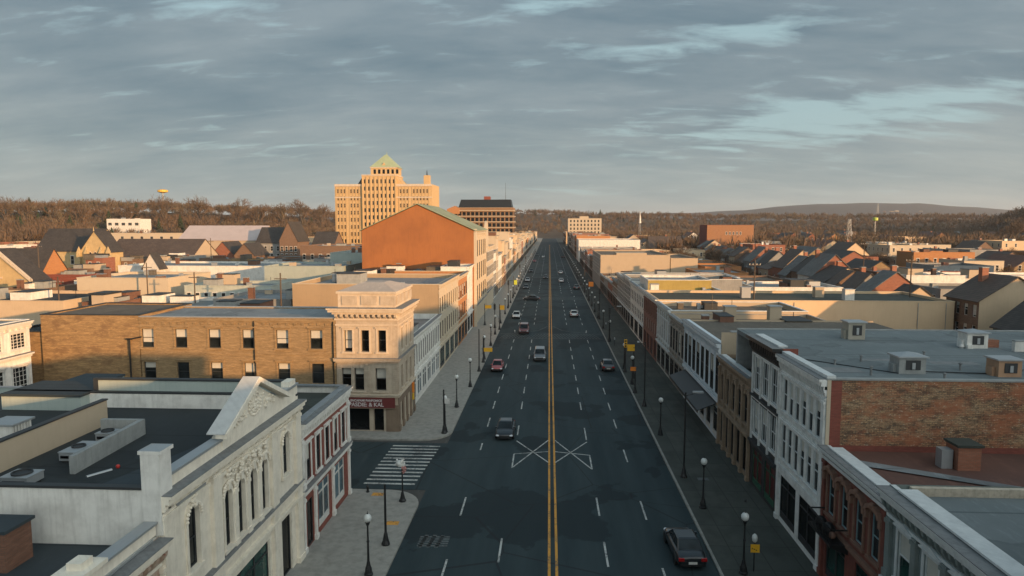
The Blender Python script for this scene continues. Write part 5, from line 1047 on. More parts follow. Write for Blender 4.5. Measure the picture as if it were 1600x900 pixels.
gabled('pink_metal_roofed_hall', 'long hall with a broad pinkish white metal roof in front of the wooded hill', -167.5, -130, 300, 322, 13.8, 20.2, 'x', CRM, paint('pinkish_metal', (.50,.42,.40), .5, .2, ns=.3), [('S', row(9, 8, 1.4, 2.4, far=True))], cat='hall')
for i, (x0, x1, y0, e, r_, col) in enumerate(((-128, -117, 292, 13, 19.5, 'grey'), (-116, -108, 288, 14, 22, 'brown brick'), (-106, -96, 300, 12, 17.5, 'brown brick'), (-133, -124, 262, 9, 14, 'red brick'), (-122, -114, 258, 9, 13.5, 'brown brick'))):
    gabled('gothic_school', f"shadowed {col} gabled building, {ordn(i)} from the left between pinkish hall and hotel", x0, x1, y0, y0+14, e, r_, 'xyxyy'[i], PAL[col], SLATE, [('S', row(4, 6, 1.1, 2.2, far=True)), ('S', row(4, 9.4, 1.1, 2.0, far=True))] if e > 9.5 else [('S', row(3, 5, 1, 1.8, far=True))], cat='building', group='shadowed gabled buildings')
def flat(name, label, x0, x1, y0, y1, h, wm, rm, wins=(), group=None, par=.4, stuff_=True):
    c = Bld(name, label, 'building', x0, x1, y0, y1, group)
    for F_ in 'SEWN': c.wall(F_, 0, h, wm, [w for f2, w in wins if f2 == F_])
    c.roof(h, par, rm, wm); clutter(c, h-par, 6 if name != 'town_building' else 0); return c
flat('dark_flat_building', 'long dark flat-roofed building left of the orange gabled hall', -93, -68.5, 250, 275, 12.9, PAL['brown brick'], METR, [('S', row(8, 8, 1.2, 1.8, far=True))])
flat('teal_box_building', 'blue-green metal-clad box building left of the orange gabled hall', -60, -43, 140, 156, 12.2, TEAL, METR); flat('teal_upper_building', 'second blue-green flat building, taller and behind the first', -55, -40, 168, 186, 13.8, TEAL, METR, [('S', row(2, 10, 1, 1.6, far=True))])
flat('pale_metal_building', 'low building with pale metal roof and a strip of small windows before the blue-green ones', -62, -47, 112, 122, 10.6, paint('pale_green_wall', (.42,.45,.40), .8, .3), METR, [('S', row(10, 8.2, .8, 1.2, far=True))])
flat('pale_long_building', 'long pale pinkish low building behind the long tan brick building', -83, -66.5, 115, 130, 11.6, LBR, METR); flat('pale_low_building', 'low white flat building at the middle of the left roofs', -68, -50, 95.5, 108, 9.0, WWL, GREYR, [('S', row(5, 5.8, 1, 1.6, far=True))])
flat('tan_low_building', 'tan stuccoed low building at the left behind the white bay house', -100, -70.9, 95, 110, 9.8, TAN2, TARR); flat('brown_box_building', 'small brown box building beside the tan stuccoed one', -69.5, -64, 97, 106, 9.4, RB, TARR)
flat('mid_grey_building', 'low grey flat-roofed building directly behind the pale metal roof', -50, -38.2, 98, 112, 9.9, PAL['grey'], METR, [('S', row(4, 7.2, .9, 1.4, far=True))])
flat('red_low_building', 'low red brick building between the honey stone church and the pale long roof', -116, -84, 142, 148, 9.6, REDB, TARR); flat('white_parapet_building', 'flat building with a bright white parapet left of the blue-green boxes', -108, -70, 165, 185, 10.6, WWL, METR)
flat('white_hill_building', 'white modern building on the lower slope of the wooded hill at the left', -347, -320, 520, 535, 25, WWL, METR, [('S', row(5, 20, 3, 2, far=True))]); flat('white_low_hill_building', 'long low white building at the foot of the wooded hill', -300, -195, 430, 450, 15, LBR, METR, [('S', row(16, 11, 2, 2, far=True))])
m = MB(); WG = paint('white_gable', (.62,.58,.52), .7, .3)
gabled('small_white_gable', 'small white gabled building front among the pale roofs at the left', -98.5, -94.5, 160, 163, 10.6, 14.0, 'y', WG, SLATE, [('S', row(2, 8, .8, 1.4, far=True))])

flat('white_long_building', 'long white rear wall building in the right distance, behind the brown brick house', 77, 118, 152, 162, 9.9, WWL, METR)
flat('orange_lit_building', 'sunlit orange brick building among flat roofs at the far right', 129, 150, 250, 262, 11, PAL['orange brick'], BRNR, [('S', row(7, 7, 1.1, 1.8, far=True))])
flat('pale_flat_building', 'pale flat-roofed building between the terraced houses and the peach block', 40, 57, 136, 150, 8.6, WWL, METR); flat('brown_flat_building', 'brown flat-roofed building behind the pale flat one', 36, 54, 158, 172, 8.2, PAL['brown brick'], BRNR, [('S', row(5, 5.4, 1, 1.5, far=True))])
# ---------------------------------------------------------------- unseen blocks added for their shade on the town (the avenue goes on there)
wr = dict(fm=WHITE, pm=GL)
c = Bld('corner_bank_building', 'four-storey brick block on the right side behind the viewpoint', 'building', RX, 30, -6, 20.4); c.wall('W', 0, 14.3, PAL['brown brick'], [row(9, 7+3.4*k, 1.2, 2, far=True) for k in range(2)]); c.wall('N', 8, 14.3, PAL['brown brick'], name='side_wall'); c.wall('S', 0, 14.3, PAL['brown brick'], name='side_wall'); c.wall('E', 0, 14.3, PAL['brown brick'], name='rear_wall'); c.roof(14.3, .5, TARR, RB); m = MB(); m.box(17, 29, -5, 13, 13.7, 18.0, PAL['brown brick']); m.build('shade_storey', c.root)  # upper box is sized to keep the white ornate front in shade
c = Bld('department_store', 'six-storey store block on the right side behind the viewpoint', 'building', 30.2, 56, -40, 5); [c.wall(F_, 0, 16.6, PAL['tan brick'], name='wall') for F_ in 'NWSE']; c.roof(16.6, .5, TARR, RB)  # unseen block, its height set by how far its shade climbs
c = Bld('store_annex', 'taller tan brick annex right of the store block behind the viewpoint', 'building', 56.1, 100, -40, 5); [c.wall(F_, 0, 19.2, PAL['tan brick'], name='wall') for F_ in 'NWSE']; c.roof(19.2, .5, TARR, RB)  # unseen higher block, added to shade the top of the weathered brick wall
c = Bld('office_block', 'five-storey office block on the right side further behind the viewpoint', 'building', RX, 30, -44, -6.2); [c.wall(F_, 0, 18.5, PAL['red brick'], name='wall') for F_ in 'NWSE']; c.roof(18.5, .5, TARR, RB)
c = Bld('tall_warehouse', 'tall brick warehouse far to the right of the viewpoint', 'building', 57, 88, 6, 40); [c.wall(F_, 0, 21, PAL['red brick'], name='wall') for F_ in 'NWSE']; c.roof(21, .5, TARR, RB)  # unseen block added to keep the big grey roof in shade
gabled('wide_gabled_warehouse', 'very wide gable-roofed warehouse to the right of the viewpoint', 66, 126, 68, 76, 7.3, 18, 'y', PAL['red brick'], SLATE)  # unseen thin gable, shaped to throw the diagonal shade on the peach wall

# ================================================================ the town behind the rows
def clash(x0, x1, y0, y1, mg=1.5): return any(x0 < b+mg and x1 > a-mg and y0 < d+mg and y1 > c_-mg for a, b, c_, d in PLACED)
TREESPOTS = []
ROOFC = [('pale', METR), ('dark', TARR), ('brown', BRNR), ('grey', GREYR), ('blue-grey', TARB)]
ROOFG = [('brown', SLB), ('dark', SLATE), ('pale', SLG), ('reddish', shingle('red_shingle', (.13,.06,.04), (.17,.085,.06))), ('brown', SLB)]
WC_ = ['red brick', 'brown brick', 'cream', 'white', 'tan', 'grey', 'tan brick', 'peach', 'orange brick', 'red brick', 'brown brick']
def town(side):
    y = 112 if side > 0 else 108; r = 0
    while y < 900:
        dy = 17+y*.035; x = 40+rnd.random()*6 if y < 700 else 25; k = 0; xm = (.70 if side > 0 else .82)*y+25
        if side < 0: xm = min(xm, 520)
        if r % 3 == 2: y += 9
        while x < xm:
            w = rnd.uniform(8, 14)*(1+y*.0010); d = dy*rnd.uniform(.55, .8); yy = y+rnd.uniform(0, 3)
            x0, x1 = (x, x+w) if side > 0 else (-x-w, -x)
            gz = ground_z((x0+x1)/2, yy)
            if clash(x0, x1, yy, yy+d) or gz > 3 or (side < 0 and y > 500) or (side > 0 and y > 400 and (rnd.random() < .45 or y > 640)) or rnd.random() < (.12 if y < 330 else .3):
                if gz < 3: TREESPOTS.append(((x0+x1)/2, yy+d/2, side, r, k))
                x += w*.6; continue
            col = rnd.choice(WC_); near = y < 300; h = rnd.choice([5.5, 6.5, 7.5, 8.5, 9.5])+(y > 300)*rnd.choice([0, 1, 3])
            if side < 0 and y < 300: h = min(h, 8.2)
            if side > 0 and y < 400 and x < 66: h = min(h, 7.4)
            nw = max(2, int(w/3.4)); z2 = h-2.9
            ws = [('S', row(nw, z2, 1.0, 1.6, far=True))] + ([('W' if side > 0 else 'E', row(max(2, int(d/4)), z2, 1.0, 1.6, far=True))] if y < 420 else []) if y < 620 else []
            sidew = 'right' if side > 0 else 'left'; k += 1
            if rnd.random() < (.30 if side > 0 and x > 55 else .10):
                rn, rm_ = rnd.choice(ROOFG); h = min(h, 7.5)
                gabled('town_house', f'{col} gabled house, {rn} roof, {ordn(k-1)} from the avenue in {ordn(r)} row, {sidew} side', x0, x1, yy, yy+d, h, h+min(w, d)*rnd.uniform(.24, .36)+.8, 'x' if w > d and rnd.random() < .6 else 'y', PAL[col], rm_, ws, group=f'houses of the town on the {sidew} side', chim=((x0+x1)/2+1.2, yy+d*.6) if rnd.random() < .5 else None, over=.3)
            else:
                rn, rm_ = rnd.choice(ROOFC); c = flat('town_building', f'{col} flat building, {rn} roof, {ordn(k-1)} from the avenue in {ordn(r)} row, {sidew} side', x0, x1, yy, yy+d, h, PAL[col], rm_, ws, group=f'flat-roofed buildings of the town on the {sidew} side')
                if y < 420:
                    for q_ in range(rnd.randint(0, 3)):
                        p = MB(); ax, ay = rnd.uniform(x0+1.5, x1-1.5), rnd.uniform(yy+1.5, yy+d-1.5); s_ = rnd.uniform(.4, .9)
                        p.box(ax-s_, ax+s_, ay-s_, ay+s_, h-.4, h+rnd.uniform(.3, 1.1), rnd.choice([GALV, WWL, RDB, GREYC])); p.build('roof_vent', c.root)
            x += w+rnd.choice([.6, .6, 2.5, 6])
        y += dy+rnd.choice([1.5, 3, 7]); r += 1
sq = []
for k in range(900):
    w, d = rnd.uniform(5, 12), rnd.uniform(4, 10); y = 78+230*rnd.random()**1.3; x = -rnd.uniform(24, .78*y+14)
    if len(sq) < 44 and not clash(x-w, x, y, y+d, .3): PLACED.append((x-w, x, y, y+d)); sq.append((y, x, w, d))
for n_, (y, x, w, d) in enumerate(sorted(sq)):
    PLACED.remove((x-w, x, y, y+d)); col = rnd.choice(['red brick', 'brown brick', 'grey', 'tan', 'red brick', 'tan brick', 'brown brick', 'grey']); h = rnd.uniform(7.2, 9.6)+(1.5 if y > 180 else 0)
    c = flat('back_building', f'small {col} building squeezed between the left-hand roofs, {ordn(n_)} nearest of these', x-w, x, y, y+d, h, PAL[col], rnd.choice([TARR, BRNR, METR, GREYR]), [('S', row(max(2, int(w/2.4)), h-2.6, .9, 1.4, far=True))], group='small back buildings on the left')
town(1); town(-1)

# ================================================================ trees
BARK = paint('bark', (.10,.075,.055), .9, .5); m_, t_, b_ = newmat('bare_twigs'); oi = N(t_, 'ShaderNodeNewGeometry')
L(t_, ramp(t_, mth(t_, 'ADD', mth(t_, 'MULTIPLY', noi(t_, oi.outputs['Position'], .09, 5, .7), .6), mth(t_, 'MULTIPLY', noi(t_, oi.outputs['Position'], .012, 4, .6), .4)), [(0,(.05,.042,.026)), (.38,(.07,.05,.032)), (.46,(.16,.105,.066)), (.52,(.085,.06,.04)), (.58,(.17,.13,.08)), (.66,(.05,.055,.03)), (1,(.10,.09,.06))]), b_.inputs['Base Color']); b_.inputs['Roughness'].default_value = 1
TWIG = MAT['bare_twigs']
def tree_mesh(seed, H=12.0):
    r = random.Random(seed); tr = MB(); cr = MB()
    def branch(p, d, l, rad, lev):
        q = p+d*l; tgt = tr if lev < 2 else cr
        tgt.cyl(p, q, rad, rad*.62, BARK if lev < 2 else TWIG, 5 if lev < 2 else 3, cap=False)
        if lev == 5: return
        n = 4 if lev < 2 else 3+(lev > 2)
        for i in range(n):
            a = 2*math.pi*(i+r.random()*.7)/n; sp = r.uniform(.35, .75)*(1 if lev else .8)
            x_ = d.orthogonal().normalized(); y_ = d.cross(x_)
            nd = (d+(x_*math.cos(a)+y_*math.sin(a))*sp*1.15+Vector((0,0,.10))).normalized()
            branch(p+d*l*r.uniform(.55, 1) if i else q, nd, l*r.uniform(.62, .84), rad*.64, lev+1)
    branch(Vector((0,0,0)), Vector((r.uniform(-.05,.05), r.uniform(-.05,.05), 1)).normalized(), H*.27, H*.022, 0)
    return tr.mesh('trunk'), cr.mesh('crown')
TM = [tree_mesh(s_) for s_ in range(5)]
def tree(x, y, z, H, label, group, i=0, cat='tree'):
    r = empty('bare_tree', (x, y, z), label, cat, group); r.rotation_euler = (0, 0, rnd.uniform(0, 6.28)); r.scale = (H/12,)*3
    for me, nm in zip(TM[i % 5], ('trunk', 'crown')):
        o = bpy.data.objects.new(nm, me); COL.objects.link(o); o.parent = r
def bear(px): return math.tan(math.atan((px-800)/FPX)-YAW)
SK = [(12, 298, 'far left one of the pair above the mansion'), (42, 296, 'second from the left edge'), (85, 299, 'third from the left edge, wide crown'), (128, 303, 'fourth from the left edge'), (205, 308, 'alone between two dips of the ridge'), (258, 298, 'tallest above the middle of the left ridge'), (316, 293, 'broadest crown on the left ridge'), (372, 299, 'just right of the broadest crown'), (408, 308, 'small crown before the hotel'), (442, 306, 'second before the hotel'), (474, 305, 'third before the hotel'), (505, 309, 'beside the hotel wall')]
for i, (px, py, w_) in enumerate(SK):
    t__ = bear(px); D = lerp_tab(t__, HILL)[0]*.80; x = t__*D; gz = ground_z(x, D); top = CZ+(350-py+3)*D/FPX*1.05
    tree(x, D, gz-1, max(12, (top-gz)*1.0), 'bare tree on the left ridge line, '+w_, 'skyline trees on the left ridge', i)
t__ = bear(1585); tree(t__*500, 500, ground_z(t__*500, 500)-1, 33, 'large bare tree against the sky at the right edge', None, 1); tree((bear(1568))*520, 520, 0, 26, 'bare tree left of the large one at the right edge', None, 3)
kk = 0; byrow = {}
for (x, y, side, r, k) in TREESPOTS:
    if abs(y) > 410 or (y < 200 and rnd.random() < .7): continue
    for q in range(rnd.randint(2, 4)): byrow.setdefault((side, r), []).append((x+rnd.uniform(-6, 6), y+rnd.uniform(-6, 6)))
for (side, r), sp in sorted(byrow.items()):
    sp = sorted(sp, key=lambda q: abs(q[0]))[:18]; sd = 'right' if side > 0 else 'left'
    for n_, (x, y) in enumerate(sp):
        if kk > 285: break
        kk += 1; tree(x, y, -.1, rnd.uniform(9, 14) if y > 250 else rnd.uniform(6, 9), f"{ordn(n_)} bare tree from the avenue in the {ordn(r)} row of the town, {sd} side", f'bare trees among the houses on the {sd}', kk)
free = []
while len(free) < 46:
    y = rnd.uniform(165, 400); x = rnd.uniform(52, .66*y+20)
    if not clash(x-1, x+1, y-1, y+1, 0): free.append((y, x))
for n_, (y, x) in enumerate(sorted(free)):
    tree(x, y, -.1, rnd.uniform(8.5, 13), f"free-standing bare tree between the right-hand houses, {ordn(n_)} nearest of these", 'bare trees among the houses on the right', n_)
def forest(name, pts, hs, ntw, wid, seed):
    g_ = np.random.default_rng(seed); n = len(pts); P = np.repeat(np.array(pts), ntw, 0); H = np.repeat(np.array(hs), ntw); k = len(P)
    th = g_.uniform(0, 2*np.pi, k); el = np.arccos(g_.uniform(-.1, 1, k)); rr = g_.uniform(.55, 1.0, k); R_ = H*.38
    c = P+np.stack([np.zeros(k), np.zeros(k), H*.60], 1)
    tip = c+np.stack([np.sin(el)*np.cos(th)*R_*rr, np.sin(el)*np.sin(th)*R_*rr, np.cos(el)*H*.42*rr], 1)
    fr_ = g_.uniform(.25, .92, k)[:, None]**.7; base = (P+np.stack([np.zeros(k), np.zeros(k), H*.3], 1))*(1-fr_)+tip*fr_
    s_ = np.stack([g_.normal(size=k), g_.normal(size=k), g_.normal(size=k)*.5], 1)*(wid*g_.uniform(.5, 1.4, k))[:, None]
    V = np.stack([base+s_, base-s_, tip+s_*.35, tip-s_*.15], 1).reshape(-1, 3); F_ = (np.arange(k)[:, None]*4+np.array([0,1,3,2])[None])
    me = bpy.data.meshes.new(name); me.vertices.add(len(V)); me.vertices.foreach_set('co', V.ravel().astype(np.float32)); me.loops.add(F_.size); me.loops.foreach_set('vertex_index', F_.ravel().astype(np.int32))
    me.polygons.add(k); me.polygons.foreach_set('loop_start', np.arange(0, F_.size, 4, dtype=np.int32)); me.materials.append(TWIG); me.update(calc_edges=True); me.validate()
    o = bpy.data.objects.new(name, me); COL.objects.link(o); return tag(o, {'left_woodland': 'bare brown woodland covering the hillside on the left', 'far_woodland': 'distant bare brown woodland on the hills beyond the avenue', 'valley_trees': 'belt of brown trees between the last houses and the hills on the right'}[name], 'woodland', None, 'stuff')
pts = []; hs = []
while len(pts) < 3000:
    t__ = rnd.uniform(-.95, -.24); D, h_, s0 = lerp_tab(t__, HILL); y = rnd.uniform(s0-30, D*1.04); x = t__*y
    if clash(x-4, x+4, y-4, y+4, 0): continue
    pts.append((x, y, ground_z(x, y))); hs.append(max(6, 10.5+7*noise.noise(Vector((x*.012, y*.012, 9)))+rnd.uniform(-2.5, 3.5)))
forest('left_woodland', pts, hs, 84, .15, 1)
pts = []; hs = []
while len(pts) < 4200:
    t__ = rnd.uniform(-.24, .78); D, h_, s0 = lerp_tab(t__, HILL); y = s0*.85+(D*1.05-s0*.85)*rnd.random()**.7; x = t__*y
    if clash(x-4, x+4, y-4, y+4, 0) or (abs(x) < 16 and y < 1060): continue
    pts.append((x, y, ground_z(x, y))); hs.append(max(7, 13+8*noise.noise(Vector((x*.008, y*.008, 4)))+rnd.uniform(-3, 4)))
forest('far_woodland', pts, hs, 50, .28, 2)
pts = []; hs = []
while len(pts) < 3200:
    t__ = rnd.uniform(.06, .78); y = 385+620*rnd.random()**1.3; x = t__*y
    if clash(x-3, x+3, y-3, y+3, 0) or x < 60: continue
    pts.append((x, y, ground_z(x, y))); hs.append(rnd.uniform(7, 17))
forest('valley_trees', pts, hs, 66, .16, 3)

m_, t_, b_ = newmat('needles'); gi = N(t_, 'ShaderNodeNewGeometry'); L(t_, mix(t_, noi(t_, gi.outputs['Position'], .8, 4), (.02,.035,.018), (.05,.07,.03)), b_.inputs['Base Color']); b_.inputs['Roughness'].default_value = 1
def conifer_mesh(seed):
    r = random.Random(seed); a = MB(); a.cyl((0,0,0), (0,0,9), .2, .05, BARK, 5); b = MB()
    for k in range(420):
        z = 1.2+9.2*r.random()**1.2; R_ = (10.8-z)*.27*r.uniform(.5, 1.1); t0 = r.uniform(0, 6.28); c_, s_ = math.cos(t0), math.sin(t0); w = r.uniform(.15, .4)
        b.add([(c_*R_*.25, s_*R_*.25, z+.3), (c_*R_-s_*w, s_*R_+c_*w, z-.35), (c_*R_*1.15, s_*R_*1.15, z-.1), (c_*R_+s_*w, s_*R_-c_*w, z-.4)], [(0,1,2,3)], MAT['needles'])
    return a.mesh('trunk'), b.mesh('crown')
CM = [conifer_mesh(s_) for s_ in range(3)]; ev = []
for k in range(90):
    t__ = rnd.uniform(-.82, .68); D, h_, s0 = lerp_tab(t__, HILL); y = rnd.uniform(max(400, s0*.8), D*.9); x = t__*y
    if not clash(x-3, x+3, y-3, y+3, 0) and abs(x) > 20: ev.append((x, y))
for n_, (x, y) in enumerate(sorted(ev)):
    sc_ = rnd.uniform(.9, 1.7); r = empty('evergreen_tree', (x, y, ground_z(x, y)-.2), f"dark evergreen standing in the bare woods, {ordn(n_)} from the left", 'tree', 'evergreens in the bare woods'); r.scale = (sc_*rnd.uniform(.9, 1.5), sc_*1.2, sc_); r.rotation_euler = (0, 0, rnd.uniform(0, 6))
    for me, nm in zip(CM[n_ % 3], ('trunk', 'crown')):
        o = bpy.data.objects.new(nm, me); COL.objects.link(o); o.parent = r
# utility poles between the roofs
for i, (px, Y, zt, lb) in enumerate(((88, 100, 13, 'left of the tan stuccoed building'), (228, 112, 14.5, 'in front of the pale long roof'), (302, 104, 13.5, 'behind the tan brick building'), (437, 96, 14, 'just left of the dull tan side wall'), (60, 140, 17, 'between the red gable and the ornate mansion'), (330, 190, 17, 'before the white parapets'), (1000, 112, 0, ''), (1180, 108, 15.5, 'behind the middle of the peach wall'), (1425, 112, 16, 'behind the right part of the peach wall'), (1350, 170, 17, 'among the terraced houses'))):
    if not lb: continue
    x = math.tan(math.atan((px-800)/FPX)-YAW)*Y+CX; m = MB(); m.cyl((x, Y, 0), (x, Y, zt), .14, .10, BARK, 6); m.box(x-.9, x+.9, Y-.06, Y+.06, zt-.9, zt-.78, BARK)
    for q in (-.8, -.3, .3, .8): m.cyl((x+q, Y, zt-.78), (x+q, Y, zt-.62), .04, .03, GALV, 5)
    m.own('utility_pole', 'thin dark utility pole with one crossarm '+lb, 'utility pole')
# towers and masts on the skyline
def lattice(x, y, z0, z1, w, label, head=None):
    r = empty('lattice_mast', (x, y, z0), label, 'mast'); m = MB()
    for sx_, sy_ in ((-1,-1), (1,-1), (1,1), (-1,1)): m.cyl((x+sx_*w, y+sy_*w, z0), (x+sx_*w*.3, y+sy_*w*.3, z1), .09*w**.5, .06*w**.5, GALV, 4)
    n = 8
    for k in range(n):
        a, b2 = k/n, (k+1)/n; wa, wb = w*(1-.7*a), w*(1-.7*b2); za, zb = z0+(z1-z0)*a, z0+(z1-z0)*b2
        m.cyl((x-wa, y-wa, za), (x+wb, y-wb, zb), .06, .06, GALV, 3); m.cyl((x+wa, y-wa, za), (x-wb, y-wb, zb), .06, .06, GALV, 3)
    m.build('lattice', r)
    if head: m = MB(); head(m, x, y, z1); m.build('head', r)
def at(px, py, Y): t__ = bear(px); return t__*Y+CX
lattice(at(1325, 370, 420), 420, 0, 24, 1.8, 'pale lattice mast rising from the brown trees on the right')
lattice(at(1368, 340, 1500), 1500, ground_z(at(1368,340,1500), 1500), 64, 2.5, 'tall mast in front of the distant ridge on the right')
lattice(at(1365, 345, 700), 700, 0, 24, 1.0, 'thin mast with a small yellow-green disc on the right', lambda m, x, y, z: m.lathe((x, y, z), [(.1,0),(2.4,.6),(2.4,3.2),(.1,3.8)], plain('yellow_green', (.5,.6,.1), .6), 12))
lattice(at(999, 340, 700), 700, 0, 34, 1.2, 'slim white spire-like mast beyond the brick blocks right of the avenue', lambda m, x, y, z: m.cyl((x, y, z-12), (x, y, z), 1.3, .3, WWL, 8))
lattice(at(860, 340, 2000), 1900, 40, 88, 2.5, 'very thin far mast on the ridge above the end of the avenue')
m = MB(); x = at(259, 300, 760); gz = ground_z(x, 760); m.cyl((x, 760, gz), (x, 760, 56.5), 1.0, 1.0, GALV, 8); m.lathe((x, 760, 56.0), [(1,0),(5.4,1.2),(5.6,2.2),(5.4,3.4),(2,4.2)], plain('yellow_tank', (.75,.45,.06), .6), 16); m.own('water_tank', 'yellow water tank on a slim stem above the left ridge', 'water tank')
def cluster(n, px0, px1, Y, zf, label, grp):
    for i in range(n):
        px = px0+(px1-px0)*(i+.5)/n; x = at(px, 0, Y); w = (px1-px0)/n*Y/FPX*.7; z = zf(x); m = MB(); w *= rnd.uniform(.4, 1.1); x += rnd.uniform(-.3, .3)*w; h = 3+rnd.uniform(0, 7)
        m.box(x-w/2, x+w/2, Y, Y+15, z-8, z+h, rnd.choice([WWL, CRM, PAL['grey'], PAL['red brick']])); m.add([(x-w/2-.5,Y-.5,z+h),(x+w/2+.5,Y-.5,z+h),(x+w/2,Y+15,z+h),(x-w/2,Y+15,z+h),(x,Y+7,z+h+4)], [(0,1,4),(1,2,4),(2,3,4),(3,0,4)], rnd.choice([SLB, SLATE, SLG]))
        m.own('hill_building', label % ordn(i), 'building', grp)
cluster(7, 1375, 1440, 3900, lambda x: 85, 'pale building on the distant ridge, %s from the left of its cluster', 'pale buildings on the distant ridge')
cluster(6, 100, 128, 520, lambda x: ground_z(x, 520)-2, 'small pale house in the left woodland, %s from the left', 'small houses in the left woodland')
cluster(9, 1005, 1100, 900, lambda x: ground_z(x, 900)+1, 'small pale house below the far hills right of the avenue, %s from the left', 'small houses below the far hills')
cluster(8, 1190, 1300, 800, lambda x: ground_z(x, 800)+1, 'small pale house beside the rust brown block, %s from the left', 'small houses among the brown trees')
cluster(6, 1400, 1560, 760, lambda x: ground_z(x, 760)+1, 'small pale house among the dark trees at far right, %s from the left', 'small houses among the dark trees')

# ================================================================ street furniture
GLOBE = plain('milk_glass', (.62,.64,.62), .35)
def lamp(x, y, label, H=3.75, first=[]):
    if first: return dup(first[0], (x, y, .13), 0, label)
    r = empty('street_lamp', (x, y, .13), label, 'street lamp', 'globe lamps along the pavements'); z = .13
    m = MB(); m.lathe((x, y, z), [(.27,0),(.27,.12),(.22,.16),(.2,.42),(.13,.62),(.10,.8),(.085,.86)], BLACK, 10); m.build('base', r, smooth=False)
    m = MB(); m.lathe((x, y, z), [(.075,.86),(.06,2.0),(.085,2.05),(.085,2.12),(.055,2.17),(.05,3.05),(.09,3.1),(.12,3.2),(.15,3.28),(.13,3.32)], BLACK, 9); m.build('post', r)
    m = MB(); m.lathe((x, y, z+3.30), [(.12,0),(.2,.08),(.235,.2),(.225,.32),(.15,.43),(.05,.48),(.02,.5)], GLOBE, 14); m.build('globe', r, smooth=True)
    m = MB(); m.lathe((x, y, z+3.78), [(.05,0),(.05,.05),(.015,.08),(.012,.18)], BLACK, 6); m.build('finial', r)
    first.append(r); return r
LL = [(-11.0, 38.5, 'nearest globe lamp on the left pavement, before the side street'), (-10.7, 66.7, 'globe lamp on the left pavement beside the stone corner building'), (-10.8, 76.1, 'second globe lamp beyond the side street on the left'), (-10.4, 86, 'third globe lamp beyond the side street on the left'), (-10.3, 104, 'fourth globe lamp beyond the side street on the left'), (-10.3, 115.9, 'fifth globe lamp beyond the side street on the left'),
      (11.4, 39.9, 'nearest globe lamp on the right pavement, with a bird on top'), (11.1, 49.4, 'second globe lamp from the camera on the right pavement'), (10.8, 67.0, 'third globe lamp from the camera on the right pavement'), (10.6, 88.6, 'fourth globe lamp from the camera on the right pavement'), (10.6, 98.2, 'fifth globe lamp from the camera on the right pavement')]
for x, y, lb in LL: lamp(x, y, lb)
y = 128; i = 5
while y < 520:
    lamp(-10.5, y, f'{ordn(i+1)} globe lamp beyond the side street on the left'); lamp(10.6, y-6, f'{ordn(i)} globe lamp from the camera on the right pavement'); y += (12 if y < 150 else 8)+y*.02; i += 1
m = MB(); m.ball((11.4, 39.9, 4.62), .09, BLACK, 8, 6, 1.0); m.cyl((11.4,39.9,4.5),(11.4,39.8,4.56),.02,.02,BLACK,4); m.ball((11.4, 39.8, 4.73), .05, BLACK, 7, 5); m.cyl((11.4,39.75,4.73),(11.4,39.70,4.72),.015,.003,BLACK,4); m.add([(11.36,39.98,4.62),(11.44,39.98,4.62),(11.43,40.16,4.55),(11.37,40.16,4.55)],[(0,1,2,3)],BLACK)
m.own('bird', 'small dark bird perched on the nearest right lamp globe', 'bird')
# corner lamp with flower basket
r = empty('street_lamp', (-11.3, 49.4, .13), 'corner globe lamp with a pink and white hanging basket at the side street', 'street lamp', 'globe lamps along the pavements')
m = MB(); m.lathe((-11.3,49.4,.13), [(.27,0),(.27,.12),(.2,.2),(.1,.7),(.06,.8),(.055,2.6),(.1,2.7)], BLACK, 9); m.build('post', r)
m = MB(); m.lathe((-11.45,49.3,2.85), [(.05,0),(.24,.08),(.30,.24),(.26,.4),(.1,.5),(.02,.52)], GLOBE, 14); m.build('globe', r, smooth=True)
m = MB()
for k in range(26): m.ball((-11.45+rnd.uniform(-.36,.36), 49.3+rnd.uniform(-.2,.2), 3.08+rnd.uniform(-.16,.3)), rnd.uniform(.05,.11), WHITE if k % 2 else GLOBE, 6, 4)
for k in range(16): m.ball((-11.12+rnd.uniform(-.12,.12), 49.2+rnd.uniform(-.12,.12), 2.7+rnd.uniform(-.3,.3)), rnd.uniform(.05,.09), plain('pink_petals', (.45,.22,.2), .7), 6, 4)
m.build('flower_basket', r)
def pole(x, y, H, label, cat='pole', arm=None, sign=None, head=None, name='signal_pole'):
    r = empty(name, (x, y, .13), label, cat); m = MB(); m.lathe((x, y, .13), [(.28,0),(.28,.1),(.2,.3),(.12,.75),(.08,.85),(.07,H-.13)], BLACK, 9); m.build('post', r)
    if arm: m = MB(); m.cyl((x, y, H-.3), (x+arm, y, H), .05, .035, BLACK, 6); m.box(x+arm-.3*(1 if arm > 0 else -1)-.22, x+arm+.32, y-.12, y+.12, H-.06, H+.08, GALV); m.build('lamp_arm', r)
    if sign:
        (w, h, z, mt) = sign; m = MB(); m.box(x+.09, x+.09+w, y-.1, y-.07, z, z+h, mt); m.box(x-.1, x+.1, y-.12, y-.04, z+h*.45, z+h*.55, BLACK); m.build('sign_plate', r)
    if head:
        m = MB(); m.box(x-.2, x+.2, y-.3, y-.08, H-1.3, H-.2, head); m.build('signal_head', r); m = MB()
        for k in range(3): m.cyl((x, y-.38, H-.38-k*.36), (x, y-.3, H-.38-k*.36), .13, .13, BLACK, 8)
        m.build('lens', r)
    return r
YS = plain('yellow_sign', (.80,.42,.02), .5)
pole(-10.9, 42.4, 4.2, 'plain black pole without a lamp on the left pavement near the side street')
pole(10.9, 55.6, 7.3, 'tall black street light with a bracket arm reaching over the right pavement', 'street light', arm=1.1, name='street_light')
pole(10.7, 77.8, 7.6, 'second tall black street light on the right pavement', 'street light', arm=-1.0, name='street_light')
